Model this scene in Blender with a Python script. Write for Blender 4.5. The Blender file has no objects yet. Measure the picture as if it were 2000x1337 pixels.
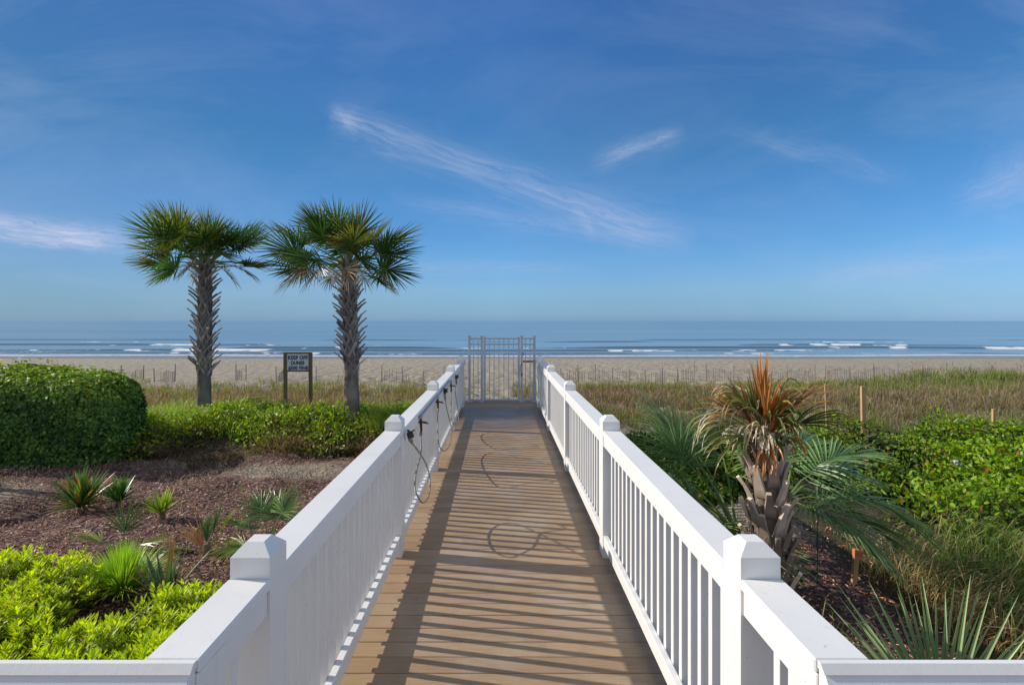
import bpy, math, random
import numpy as np
from mathutils import Vector

random.seed(7)
RNG = np.random.default_rng(7)
SC = bpy.context.scene
COL = SC.collection
R = math.radians
CAMX, CAMH, F = -0.02, 1.953, 1000.0

def px2x(px, Y):            # bearings measured on the photograph, turned into metres at depth Y
    return CAMX + (px - 976) / F * Y
def py2z(py, Y):
    return CAMH - (py - 626) / F * Y

# ------------------------------------------------------------------ noise
def _hash(ix, iy, seed):
    n = (ix * 374761393 + iy * 668265263 + seed * 974634777) & 0xFFFFFFFF
    n = ((n ^ (n >> 13)) * 1274126177) & 0xFFFFFFFF
    n = n ^ (n >> 16)
    return (n & 0xFFFF) / 65535.0
def vnoise(x, y, seed=0):
    x = np.asarray(x, float); y = np.asarray(y, float)
    x0 = np.floor(x).astype(np.int64); y0 = np.floor(y).astype(np.int64)
    fx = x - x0; fy = y - y0
    fx = fx * fx * (3 - 2 * fx); fy = fy * fy * (3 - 2 * fy)
    a = _hash(x0, y0, seed); b = _hash(x0 + 1, y0, seed)
    c = _hash(x0, y0 + 1, seed); d = _hash(x0 + 1, y0 + 1, seed)
    return (a * (1 - fx) + b * fx) * (1 - fy) + (c * (1 - fx) + d * fx) * fy
def fbm(x, y, seed=0, oct=4):
    s = 0; a = 0.5; t = 0
    for k in range(oct):
        s = s + a * vnoise(x * 2 ** k, y * 2 ** k, seed + k * 17); t += a; a *= 0.5
    return s / t
def sst(a, b, x):
    t = np.clip((np.asarray(x, float) - a) / (b - a), 0, 1)
    return t * t * (3 - 2 * t)

# ------------------------------------------------------------------ tagging and linking
def tag(o, label=None, cat=None, group=None, kind=None):
    if label: o['label'] = label
    if cat: o['category'] = cat
    if group: o['group'] = group
    if kind: o['kind'] = kind
    return o
def empty(name, loc, label, cat, group=None, rz=0):
    o = bpy.data.objects.new(name, None); COL.objects.link(o)
    o.location = loc; o.rotation_euler.z = rz; o.empty_display_size = 0.2
    return tag(o, label, cat, group)

def np_mesh(name, V, faces_list, mat, parent=None, col=None, smooth=False):
    """faces_list: list of int arrays (N,k)"""
    me = bpy.data.meshes.new(name)
    V = np.asarray(V, np.float32)
    me.vertices.add(len(V)); me.vertices.foreach_set('co', V.ravel())
    faces_list = [np.asarray(f, np.int32) for f in faces_list if len(f)]
    loops = np.concatenate([f.ravel() for f in faces_list])
    tot = np.concatenate([np.full(len(f), f.shape[1], np.int32) for f in faces_list])
    start = np.concatenate([[0], np.cumsum(tot)[:-1]]).astype(np.int32)
    me.loops.add(len(loops)); me.loops.foreach_set('vertex_index', loops)
    me.polygons.add(len(tot)); me.polygons.foreach_set('loop_start', start); me.polygons.foreach_set('loop_total', tot)
    if smooth: me.polygons.foreach_set('use_smooth', np.ones(len(tot), bool))
    if col is not None:
        c = np.ones((len(V), 4), np.float32); c[:, :3] = col
        at = me.color_attributes.new('Col', 'FLOAT_COLOR', 'POINT')
        at.data.foreach_set('color', c.ravel())
    me.update(calc_edges=True); me.validate()
    me.materials.append(mat)
    o = bpy.data.objects.new(name, me); COL.objects.link(o)
    if parent is not None: o.parent = parent
    return o

class MB:
    def __init__(s): s.v = []; s.f = []; s.c = []; s.cur = (1, 1, 1)
    def add(s, vs, fs, col=None):
        b = len(s.v); s.v.extend([tuple(v) for v in vs])
        s.f.extend([tuple(i + b for i in f) for f in fs])
        if col is None: s.c.extend([s.cur] * len(vs))
        elif isinstance(col, list): s.c.extend(col)
        else: s.c.extend([col] * len(vs))
    def box(s, x0, x1, y0, y1, z0, z1, b=0.0):
        if x1 < x0: x0, x1 = x1, x0
        if b <= 0:
            vs = [(x, y, z) for z in (z0, z1) for y in (y0, y1) for x in (x0, x1)]
            s.add(vs, [(0, 2, 3, 1), (4, 5, 7, 6), (0, 1, 5, 4), (2, 6, 7, 3), (0, 4, 6, 2), (1, 3, 7, 5)])
            return
        # chamfered box: 24 vertices
        P = {}
        vs = []
        c = ((x0 + x1) / 2, (y0 + y1) / 2, (z0 + z1) / 2); h = ((x1 - x0) / 2, (y1 - y0) / 2, (z1 - z0) / 2)
        for sx in (-1, 1):
            for sy in (-1, 1):
                for sz in (-1, 1):
                    for ax in range(3):
                        sg = (sx, sy, sz)
                        p = [c[i] + sg[i] * (h[i] - (0 if i == ax else b)) for i in range(3)]
                        P[(sx, sy, sz, ax)] = len(vs); vs.append(p)
        fs = []
        sgn = (-1, 1)
        for ax in range(3):
            o1, o2 = [(1, 2), (0, 2), (0, 1)][ax]
            for q in sgn:
                loop = []
                for a, d in ((-1, -1), (1, -1), (1, 1), (-1, 1)):
                    k = [0, 0, 0]; k[ax] = q; k[o1] = a; k[o2] = d
                    loop.append(P[(k[0], k[1], k[2], ax)])
                fs.append(loop)
        for ax in range(3):   # edges along ax
            o1, o2 = [(1, 2), (0, 2), (0, 1)][ax]
            for a in sgn:
                for d in sgn:
                    k = [0, 0, 0]; k[o1] = a; k[o2] = d
                    k[ax] = -1; lo = tuple(k); k[ax] = 1; hi = tuple(k)
                    fs.append([P[lo + (o1,)], P[hi + (o1,)], P[hi + (o2,)], P[lo + (o2,)]])
        for sx in sgn:
            for sy in sgn:
                for sz in sgn:
                    fs.append([P[(sx, sy, sz, 0)], P[(sx, sy, sz, 1)], P[(sx, sy, sz, 2)]])
        s.add(vs, fs)
    def tube(s, pts, rad, n=8, cols=None, cap=True):
        pts = [Vector(p) for p in pts]
        if not hasattr(rad, '__len__'): rad = [rad] * len(pts)
        vs = []; fs = []
        ref = Vector((0, 0, 1)) if abs((pts[-1] - pts[0]).normalized().z) < 0.9 else Vector((1, 0, 0))
        for i, p in enumerate(pts):
            t = (pts[min(i + 1, len(pts) - 1)] - pts[max(i - 1, 0)]).normalized()
            a = t.cross(ref)
            if a.length < 1e-4: a = t.cross(Vector((0, 1, 0)))
            a.normalize(); b = a.cross(t).normalized(); ref = b
            for k in range(n):
                w = 2 * math.pi * k / n
                vs.append(p + (a * math.cos(w) + b * math.sin(w)) * rad[i])
        for i in range(len(pts) - 1):
            for k in range(n):
                k2 = (k + 1) % n
                fs.append((i * n + k, i * n + k2, (i + 1) * n + k2, (i + 1) * n + k))
        if cap:
            fs.append(tuple(range(n))[::-1]); fs.append(tuple((len(pts) - 1) * n + k for k in range(n)))
        c = None
        if cols: c = [cols[i] for i in range(len(pts)) for k in range(n)]
        s.add(vs, fs, c)
    def ribbon(s, pts, wid, thick, side, cols=None):
        """rectangular sweep; side: list of side vectors, thickness along cross(tangent, side)"""
        vs = []; fs = []; c = []
        n = len(pts)
        for i, p in enumerate(pts):
            p = Vector(p)
            t = (Vector(pts[min(i + 1, n - 1)]) - Vector(pts[max(i - 1, 0)])).normalized()
            S = Vector(side[i]).normalized(); U = t.cross(S).normalized()
            w = wid[i] / 2; h = thick / 2
            vs += [p - S * w - U * h, p + S * w - U * h, p + S * w + U * h, p - S * w + U * h]
            if cols: c += [cols[i]] * 4
        for i in range(n - 1):
            a = i * 4; b = a + 4
            for k in range(4):
                k2 = (k + 1) % 4
                fs.append((a + k, a + k2, b + k2, b + k))
        fs.append((3, 2, 1, 0)); a = (n - 1) * 4; fs.append((a, a + 1, a + 2, a + 3))
        s.add(vs, fs, c if cols else None)
    def build(s, name, mat, parent=None, smooth=False, color=False):
        me = bpy.data.meshes.new(name)
        me.from_pydata(s.v, [], s.f)
        if color:
            c = np.ones((len(s.v), 4), np.float32); c[:, :3] = np.array(s.c, np.float32)[:, :3]
            at = me.color_attributes.new('Col', 'FLOAT_COLOR', 'POINT'); at.data.foreach_set('color', c.ravel())
        if smooth: me.polygons.foreach_set('use_smooth', np.ones(len(me.polygons), bool))
        me.update(); me.materials.append(mat)
        import bmesh
        bm = bmesh.new(); bm.from_mesh(me); bmesh.ops.recalc_face_normals(bm, faces=bm.faces[:]) if not color else None
        bm.to_mesh(me); bm.free()
        o = bpy.data.objects.new(name, me); COL.objects.link(o)
        if parent is not None: o.parent = parent
        return o

# ------------------------------------------------------------------ materials
class NT:
    def __init__(s, mat):
        mat.use_nodes = True; s.t = mat.node_tree; s.t.nodes.clear()
    def n(s, typ, **kw):
        nd = s.t.nodes.new(typ)
        for k, v in kw.items():
            if k.startswith('i_'):
                key = k[2:]; key = int(key) if key.isdigit() else key.replace('_', ' ')
                nd.inputs[key].default_value = v
            else: setattr(nd, k, v)
        return nd
    def l(s, a, b): s.t.links.new(a, b)
    def put(s, sock, v):
        if hasattr(v, 'links') or hasattr(v, 'is_linked'): s.l(v, sock)
        else: sock.default_value = v
    def math(s, op, a, b=0.0, c=None, clamp=False):
        nd = s.t.nodes.new('ShaderNodeMath'); nd.operation = op; nd.use_clamp = clamp
        s.put(nd.inputs[0], a); s.put(nd.inputs[1], b)
        if c is not None: s.put(nd.inputs[2], c)
        return nd.outputs[0]
    def mix(s, fac, a, b, blend='MIX'):
        nd = s.t.nodes.new('ShaderNodeMix'); nd.data_type = 'RGBA'; nd.blend_type = blend
        s.put(nd.inputs['Factor'], fac)
        for q, v in (('A', a), ('B', b)):
            sk = [i for i in nd.inputs if i.name == q and i.type == 'RGBA'][0]
            s.put(sk, v if hasattr(v, 'is_linked') else (*v, 1) if len(v) == 3 else v)
        return [o for o in nd.outputs if o.type == 'RGBA'][0]
    def ramp(s, fac, stops):
        nd = s.t.nodes.new('ShaderNodeValToRGB'); e = nd.color_ramp.elements
        while len(e) > 1: e.remove(e[-1])
        for i, (p, c) in enumerate(stops):
            el = e[0] if i == 0 else e.new(p)
            el.position = p; el.color = (*c, 1) if len(c) == 3 else c
        s.put(nd.inputs[0], fac); return nd.outputs[0]
    def noise(s, vec, scale, detail=4, rough=.55, dist=0):
        nd = s.n('ShaderNodeTexNoise'); nd.inputs['Scale'].default_value = scale
        nd.inputs['Detail'].default_value = detail; nd.inputs['Roughness'].default_value = rough; nd.inputs['Distortion'].default_value = dist
        if vec is not None: s.l(vec, nd.inputs['Vector'])
        return nd.outputs['Fac']
    def obj(s, scale=None):
        tc = s.n('ShaderNodeTexCoord').outputs['Object']
        if scale is None: return tc
        m = s.n('ShaderNodeMapping'); m.inputs['Scale'].default_value = scale; s.l(tc, m.inputs[0]); return m.outputs[0]
    def pos(s, scale=None):
        tc = s.n('ShaderNodeNewGeometry').outputs['Position']
        if scale is None: return tc
        m = s.n('ShaderNodeMapping'); m.inputs['Scale'].default_value = scale; s.l(tc, m.inputs[0]); return m.outputs[0]
    def bump(s, h, strength=.3, dist=.01, prev=None):
        b = s.n('ShaderNodeBump'); b.inputs['Strength'].default_value = strength; b.inputs['Distance'].default_value = dist
        s.l(h, b.inputs['Height'])
        if prev is not None: s.l(prev, b.inputs['Normal'])
        return b.outputs[0]
    def out(s, sh):
        o = s.n('ShaderNodeOutputMaterial'); s.l(sh, o.inputs[0])
    def bsdf(s, color, rough=.6, normal=None, metallic=0, spec=.5):
        b = s.n('ShaderNodeBsdfPrincipled')
        s.put(b.inputs['Base Color'], color if hasattr(color, 'is_linked') else (*color, 1))
        s.put(b.inputs['Roughness'], rough); b.inputs['Metallic'].default_value = metallic
        b.inputs['Specular IOR Level'].default_value = spec
        if normal is not None: s.l(normal, b.inputs['Normal'])
        return b.outputs[0]

def M_simple(name, c1, c2, scale=8, rough=.6, bump=.2, stretch=(1, 1, 1), metallic=0, bscale=None, spec=.5):
    m = bpy.data.materials.new(name); t = NT(m)
    v = t.obj(stretch); f = t.noise(v, scale, 5)
    c = t.ramp(f, [(.3, c1), (.7, c2)])
    nb = t.noise(v, bscale or scale * 3, 4)
    t.out(t.bsdf(c, rough, t.bump(nb, bump, .004), metallic, spec)); return m

def M_white():
    m = bpy.data.materials.new('white_paint'); t = NT(m)
    p = t.pos()
    big = t.noise(p, 1.7, 4); fine = t.noise(t.pos((14, 14, 3)), 6, 5)
    sp = t.noise(p, 55, 2, .5)
    c = t.ramp(big, [(.3, (.77, .755, .735)), (.7, (.84, .825, .80))])
    speck = t.math('GREATER_THAN', sp, .745)
    c = t.mix(t.math('MULTIPLY', speck, .45), c, (.35, .31, .26))
    # grime creeping up from the foot
    z = t.n('ShaderNodeSeparateXYZ'); t.l(p, z.inputs[0])
    low = t.math('MULTIPLY', t.math('SUBTRACT', .28, z.outputs[2], clamp=True), 1.1)
    low = t.math('MULTIPLY', low, t.noise(p, 7, 4), clamp=True)
    c = t.mix(low, c, (.50, .45, .38))
    stk = t.noise(t.pos((9, 9, .9)), 2.0, 5, .7)
    c = t.mix(t.math('MULTIPLY', t.math('SUBTRACT', stk, .55, clamp=True), 1.1), c, (.55, .52, .46))
    nb = t.bump(fine, .16, .003); nb = t.bump(t.noise(p, 90, 3), .05, .002, nb)
    t.out(t.bsdf(c, .48, nb)); return m

def M_leaf(name, rough=.45, trans=.3, spec=.4, gain=1.0, tt=(1.25, 1.2, .45)):
    m = bpy.data.materials.new(name); t = NT(m)
    a = t.n('ShaderNodeAttribute', attribute_name='Col').outputs['Color']
    v = t.noise(t.pos(), 6, 3)
    k = t.math('MULTIPLY', t.math('ADD', .75, t.math('MULTIPLY', v, .5)), gain)
    vm = t.n('ShaderNodeVectorMath', operation='SCALE'); t.l(a, vm.inputs[0]); t.l(k, vm.inputs['Scale']); c = vm.outputs[0]
    b = t.bsdf(c, rough, None, 0, spec)
    tr = t.n('ShaderNodeBsdfTranslucent'); c2 = t.mix(1.0, c, tt, 'MULTIPLY'); t.l(c2, tr.inputs[0])
    mx = t.n('ShaderNodeMixShader'); mx.inputs[0].default_value = trans
    t.l(b, mx.inputs[1]); t.l(tr.outputs[0], mx.inputs[2]); t.out(mx.outputs[0]); return m

def M_deck():
    m = bpy.data.materials.new('deck_boards'); t = NT(m)
    p = t.pos()
    a = t.n('ShaderNodeAttribute', attribute_name='Col').outputs['Color']
    grain = t.noise(t.pos((1.3, 22, 22)), 5, 6, .65, .6)
    blot = t.noise(p, 1.6, 5)
    c = t.ramp(grain, [(.25, (.26, .172, .10)), (.55, (.36, .245, .148)), (.8, (.42, .30, .195))])
    c = t.mix(1.0, c, a, 'MULTIPLY')
    c = t.mix(t.math('MULTIPLY', t.math('SUBTRACT', blot, .48, clamp=True), 2.2), c, (.44, .37, .30))
    c = t.mix(t.math('MULTIPLY', t.math('SUBTRACT', t.noise(t.pos((1, .4, 1)), 4.5, 5, .7), .55, clamp=True), 1.6), c, (.16, .115, .08))
    # dark droppings and scuffs
    sp = t.noise(p, 26, 3, .6); spm = t.noise(p, 1.1, 2)
    spot = t.math('MULTIPLY', t.math('GREATER_THAN', sp, .70), t.math('GREATER_THAN', spm, .56))
    c = t.mix(t.math('MULTIPLY', spot, .7), c, (.05, .04, .03))
    # wet boards under the showers
    s = t.n('ShaderNodeSeparateXYZ'); t.l(p, s.inputs[0])
    wob = t.math('MULTIPLY', t.math('SUBTRACT', t.noise(p, 2.2, 4), .5), 1.6)
    y = t.math('ADD', s.outputs[1], wob)
    w1 = t.math('MULTIPLY', t.math('SUBTRACT', y, 8.7), 1.1, clamp=True)
    w2 = t.math('MULTIPLY', t.math('SUBTRACT', 11.75, y), 1.8, clamp=True)
    wet = t.math('MULTIPLY', w1, w2)
    wet = t.math('MULTIPLY', wet, t.math('ADD', .45, t.math('MULTIPLY', t.noise(t.pos((1, 2, 1)), 3.5, 5, .6), .9)), clamp=True)
    # rusty run-off along the left edge
    xl = t.math('MULTIPLY', t.math('SUBTRACT', -.56, s.outputs[0]), 4, clamp=True)
    rust = t.math('MULTIPLY', xl, t.noise(t.pos((1, .5, 1)), 2.3, 3))
    c = t.mix(t.math('MULTIPLY', rust, .55), c, (.42, .24, .09))
    c = t.mix(t.math('MULTIPLY', wet, .6), c, (.07, .055, .045))
    rg = t.math('SUBTRACT', .62, t.math('MULTIPLY', wet, .24))
    nb = t.bump(grain, .25, .003)
    t.out(t.bsdf(c, rg, nb)); return m

def M_ground():
    m = bpy.data.materials.new('ground_surface'); t = NT(m)
    p = t.pos()
    a = t.n('ShaderNodeAttribute', attribute_name='Col').outputs['Color']
    s = t.n('ShaderNodeSeparateColor'); t.l(a, s.inputs[0])
    mul, veg, wet = s.outputs[0], s.outputs[1], s.outputs[2]
    n1 = t.noise(p, .9, 5); n2 = t.noise(p, 9, 5, .65); n3 = t.noise(p, 45, 3, .7)
    sand = t.ramp(t.math('ADD', t.math('MULTIPLY', n1, .5), t.math('MULTIPLY', n2, .5)), [(.3, (.36, .29, .21)), (.5, (.50, .42, .325)), (.72, (.60, .52, .42))])
    fsp = t.noise(t.pos((1.6, .9, 1)), 2.6, 4, .7)
    fm_ = t.math('MULTIPLY', t.math('SUBTRACT', fsp, .47, clamp=True), 2.6, clamp=True)
    sand = t.mix(fm_, sand, (.20, .165, .11))
    sand = t.mix(.35, sand, (.37, .33, .24))
    # mulch: chips
    vor = t.n('ShaderNodeTexVoronoi'); vor.inputs['Scale'].default_value = 30
    mp = t.pos((1, .55, 1)); wn = t.n('ShaderNodeVectorMath', operation='ADD'); t.l(mp, wn.inputs[0])
    nv = t.n('ShaderNodeTexNoise'); nv.inputs['Scale'].default_value = 5; t.l(p, nv.inputs[0])
    sc = t.n('ShaderNodeVectorMath', operation='SCALE'); sc.inputs['Scale'].default_value = .3; t.l(nv.outputs['Color'], sc.inputs[0]); t.l(sc.outputs[0], wn.inputs[1])
    t.l(wn.outputs[0], vor.inputs['Vector'])
    vs = t.n('ShaderNodeSeparateColor'); t.l(vor.outputs['Color'], vs.inputs[0])
    mulch = t.ramp(vs.outputs[0], [(0, (.06, .035, .033)), (.45, (.19, .092, .075)), (.8, (.32, .175, .14)), (1, (.5, .35, .29))])
    mulch = t.mix(t.math('MULTIPLY', n1, .35), mulch, (.13, .07, .07))
    e = t.math('ADD', mul, t.math('MULTIPLY', t.math('SUBTRACT', n2, .5), 1.1))
    e = t.math('MULTIPLY', t.math('SUBTRACT', e, .32), 3.2, clamp=True)
    c = t.mix(e, sand, mulch)
    ve = t.math('MULTIPLY', t.math('SUBTRACT', t.math('ADD', veg, t.math('MULTIPLY', t.math('SUBTRACT', n2, .5), .9)), .35), 3, clamp=True)
    soil = t.ramp(n3, [(.3, (.05, .04, .022)), (.7, (.13, .10, .055))])
    c = t.mix(ve, c, soil)
    c = t.mix(t.math('MULTIPLY', wet, .85), c, (.17, .135, .10))
    rg = t.math('SUBTRACT', .9, t.math('MULTIPLY', wet, .55))
    # footprints on the beach
    vf = t.n('ShaderNodeTexVoronoi', feature='SMOOTH_F1'); vf.inputs['Scale'].default_value = 1.7; t.l(t.pos((1, .8, 1)), vf.inputs['Vector'])
    hh = t.math('ADD', t.math('MULTIPLY', vf.outputs['Distance'], .9), t.math('MULTIPLY', n2, .5))
    dry = t.math('SUBTRACT', 1.0, wet, clamp=True)
    b1 = t.bump(t.math('MULTIPLY', hh, dry), 1.0, .42)
    b2 = t.bump(vor.outputs['Distance'], .5, .02, b1)
    b3 = t.bump(n3, .35, .015, b2)
    t.out(t.bsdf(c, rg, b3, 0, .3)); return m

def M_sea():
    m = bpy.data.materials.new('sea_water'); t = NT(m)
    p = t.pos()
    a = t.n('ShaderNodeAttribute', attribute_name='Col').outputs['Color']
    s = t.n('ShaderNodeSeparateColor'); t.l(a, s.inputs[0])
    foam, shallow, face = s.outputs[0], s.outputs[1], s.outputs[2]
    sw = t.noise(t.pos((.02, .11, 1)), 1.0, 4, .55, .4)
    rip = t.noise(t.pos((.5, 1.9, 1)), 1.0, 4, .6)
    streak = t.noise(t.pos((.0025, .02, 1)), 1.0, 5, .6, .5)
    deep = t.ramp(streak, [(.35, (.125, .205, .26)), (.65, (.20, .30, .365))])
    c = t.mix(shallow, deep, (.22, .25, .26))
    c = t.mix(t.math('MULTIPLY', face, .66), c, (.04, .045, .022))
    nb = t.bump(sw, .55, .7); nb = t.bump(rip, .4, .08, nb)
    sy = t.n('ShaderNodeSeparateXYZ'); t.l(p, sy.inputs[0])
    far = t.math('MULTIPLY', t.math('SUBTRACT', sy.outputs[1], 300), 1 / 6000, clamp=True)  # aerial haze blended into the water colour with distance
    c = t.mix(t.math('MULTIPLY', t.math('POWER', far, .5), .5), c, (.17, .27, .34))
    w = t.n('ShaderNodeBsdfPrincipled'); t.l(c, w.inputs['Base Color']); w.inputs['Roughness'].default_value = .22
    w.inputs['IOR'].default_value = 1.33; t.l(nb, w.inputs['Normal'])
    fn = t.noise(t.pos((.55, 1.0, 1)), 1.3, 5, .7)
    fm = t.math('MULTIPLY', t.math('SUBTRACT', t.math('ADD', foam, t.math('MULTIPLY', t.math('SUBTRACT', fn, .5), 1.3)), .42), 3.2, clamp=True)
    fb = t.bsdf((.78, .79, .78), .8)
    mx = t.n('ShaderNodeMixShader'); t.l(fm, mx.inputs[0]); t.l(w.outputs[0], mx.inputs[1]); t.l(fb, mx.inputs[2])
    t.out(mx.outputs[0]); return m

WHITE = M_white()
ALU = M_simple('white_aluminium', (.47, .51, .58), (.55, .58, .65), 5, .35, .03)  # white paint toned grey blue, the gate's shade put into its colour
DECK = M_deck(); GROUND = M_ground(); SEA = M_sea()
LEAF = M_leaf('leaf_surface', .42, .42, .4, 1.9); GRASS = M_leaf('grass_blade', .65, .4, .15, 1.65); FROND = M_leaf('palm_frond', .34, .28, .55, 2.1, (1.0, 1.15, .5)); HEDGELEAF = M_leaf('hedge_leaf', .52, .25, .28, 2.35)
BARK = M_leaf('palm_bark', .9, 0.0, .1, 1.5)
MULCH = M_leaf('mulch_chip', .9, 0.0, .1, 1.6)
DARKWOOD = M_simple('weathered_wood', (.10, .085, .07), (.22, .19, .155), 6, .85, .5, (3, 3, .4))
RAWWOOD = M_simple('raw_pine', (.42, .25, .11), (.58, .38, .19), 6, .7, .3, (4, 4, .5))
FRAMEWOOD = M_simple('treated_wood', (.13, .10, .06), (.22, .17, .105), 5, .8, .4, (3, 3, .5))
BRASS = M_simple('tarnished_brass', (.07, .032, .014), (.15, .075, .032), 40, .5, .3, metallic=.6)
FENCEWOOD = M_simple('bleached_lath', (.22, .19, .15), (.36, .31, .25), 6, .9, .4, (3, 3, .4))
BLACK = M_simple('black_plastic', (.012, .013, .015), (.03, .03, .033), 30, .4, .1)
HOSE = M_simple('beige_hose', (.22, .20, .165), (.33, .30, .25), 20, .5, .2)
GREYMET = M_simple('grey_metal', (.25, .27, .30), (.36, .38, .41), 20, .4, .1, metallic=.5)
PIPE = M_simple('grey_pipe', (.30, .36, .46), (.42, .47, .55), 12, .4, .05)
SIGNW = M_simple('sign_face', (.74, .77, .77), (.84, .86, .86), 4, .5, .05)
BLUE = M_simple('blue_lettering', (.010, .025, .16), (.02, .04, .22), 20, .5, .05)
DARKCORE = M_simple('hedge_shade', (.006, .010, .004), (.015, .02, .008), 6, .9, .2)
TWIG = M_simple('dry_twig', (.10, .075, .055), (.20, .16, .125), 20, .9, .3)
ORANGE = M_simple('orange_tape', (.55, .16, .07), (.65, .25, .12), 30, .6, .2)
GREENROD = M_simple('green_steel', (.01, .06, .045), (.02, .09, .07), 20, .5, .1)
LITTER = M_simple('white_wrapper', (.6, .62, .66), (.75, .77, .8), 20, .5, .6)

# ------------------------------------------------------------------ terrain
def terrain(x, y):
    x = np.asarray(x, float); y = np.asarray(y, float)
    L = np.interp(y, [-60, 8.3, 10.9, 11.9, 13.6, 20, 26, 36, 87, 140], [-.95, -.95, -.88, -.48, -.66, -1.1, -1.65, -2.3, -4.2, -7.5])
    P = np.interp(y, [-60, 8, 12, 14, 20, 28, 36, 87, 140], [-.95, -.95, -.75, -.95, -1.3, -1.8, -2.3, -4.2, -7.5])
    Rr = np.interp(y, [-60, 6, 9, 13, 20, 28, 33, 38, 87, 140], [-1.02, -1.02, -.9, -.87, -1.08, -1.68, -2.12, -2.42, -4.2, -7.5])
    wl = sst(-1.0, -2.6, x); wr = sst(.7, 2.4, x)
    z = P * (1 - wl - wr) + L * wl + Rr * wr
    near = 1 - sst(30, 45, y)
    z = z + .13 * (fbm(x * 1.1 + 3, y * 1.1, 13) - .5) * near * sst(1.0, 1.8, abs(x)) + (fbm(x * .45, y * .45, 3) - .5) * .34 * near * sst(1.0, 1.8, abs(x)) + (fbm(x * 2.3, y * 2.3, 9) - .5) * .07 * near
    z = z + (fbm(x * .11, y * .11, 21) - .5) * .5 * sst(16, 24, y) * (1 - sst(60, 85, y)) * sst(1.5, 6, abs(x))
    z = z + .42 * np.exp(-((x - 24.5) / 3.6) ** 2 - ((y - 28) / 3.0) ** 2) + .22 * np.exp(-((x - 31) / 4) ** 2 - ((y - 28) / 3.0) ** 2)
    z = z + (fbm(x * 1.1, y * 1.1, 31, 3) - .5) * .16 * sst(14, 20, y) * (1 - sst(50, 80, y))
    z = z + (vnoise(x * 2.4, y * 2.4, 37) - .5) * .24 * sst(12.6, 14, y) * (1 - sst(34, 60, y))
    return z

def axis(lo, hi, step, far_lo, far_hi, g=1.18):
    a = list(np.arange(lo, hi + 1e-6, step))
    s = step; v = hi
    while v < far_hi:
        s *= g; v += s; a.append(min(v, far_hi))
    s = step; v = lo
    while v > far_lo:
        s *= g; v -= s; a.insert(0, max(v, far_lo))
    return np.array(a)
def grid_faces(nx, ny):
    i = np.arange(nx - 1)[None, :] + np.arange(ny - 1)[:, None] * nx
    i = i.ravel()
    return np.stack([i, i + 1, i + 1 + nx, i + nx], 1)

# vegetation density fields (metres)
def lv_mask(x, y):      # leafy strip on the left berm
    e = (fbm(x * .8, y * .8, 41) - .5) * 1.4
    return sst(10.7, 11.2, y + e * .5) * (1 - sst(13.4, 14.8, y + e)) * sst(-1.15, -1.45, x) * sst(-19, -18, x)
def rv_mask(x, y):      # vines on the right
    e = (fbm(x * .6, y * .6, 43) - .5) * 1.6
    near = 8.0 - 1.5 * sst(4.6, 6.6, x) - .6 * (1 - sst(3.4, 4.4, x))
    inner = np.where(y > 9.3, 1.25, 4.6 - .12 * (y - 8))
    inner = 4.6 + (1.25 - 4.6) * sst(6.9, 8.0, y)
    return sst(near, near + .8, y + e) * (1 - sst(11.3, 12.2, y + e)) * sst(inner, inner + .7, x + e * .5)
def dg_mask(x, y):      # dune grass
    e = (fbm(x * .35, y * .35, 47) - .5) * 5
    far = np.where(x < 0, 23.5, np.where(x > 14, 29.5, 27.0))
    near = np.where(x < 0, 12.2, 11.2)
    m = sst(near, near + 1, y) * (1 - sst(far - 1.5, far + 1.5, y + e * .6))
    path = sst(1.2, 2.0, abs(x + .25 + (y - 13) * .015) + (fbm(x * .9, y * .9, 5) - .5) * .8)
    path = np.where(x > 0, sst(.55, 1.1, x + (fbm(x * .9, y * .9, 5) - .5) * .8), path)
    patch = sst(.30, .44, fbm(x * .55, y * .55, 53) + .04)
    tufts = sst(.56, .66, fbm(x * .7, y * .7, 59)) * (1 - sst(31, 34, y)) * sst(20, 23, y) * .5
    return np.maximum(m * (.15 + .85 * patch), tufts) * path

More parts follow.
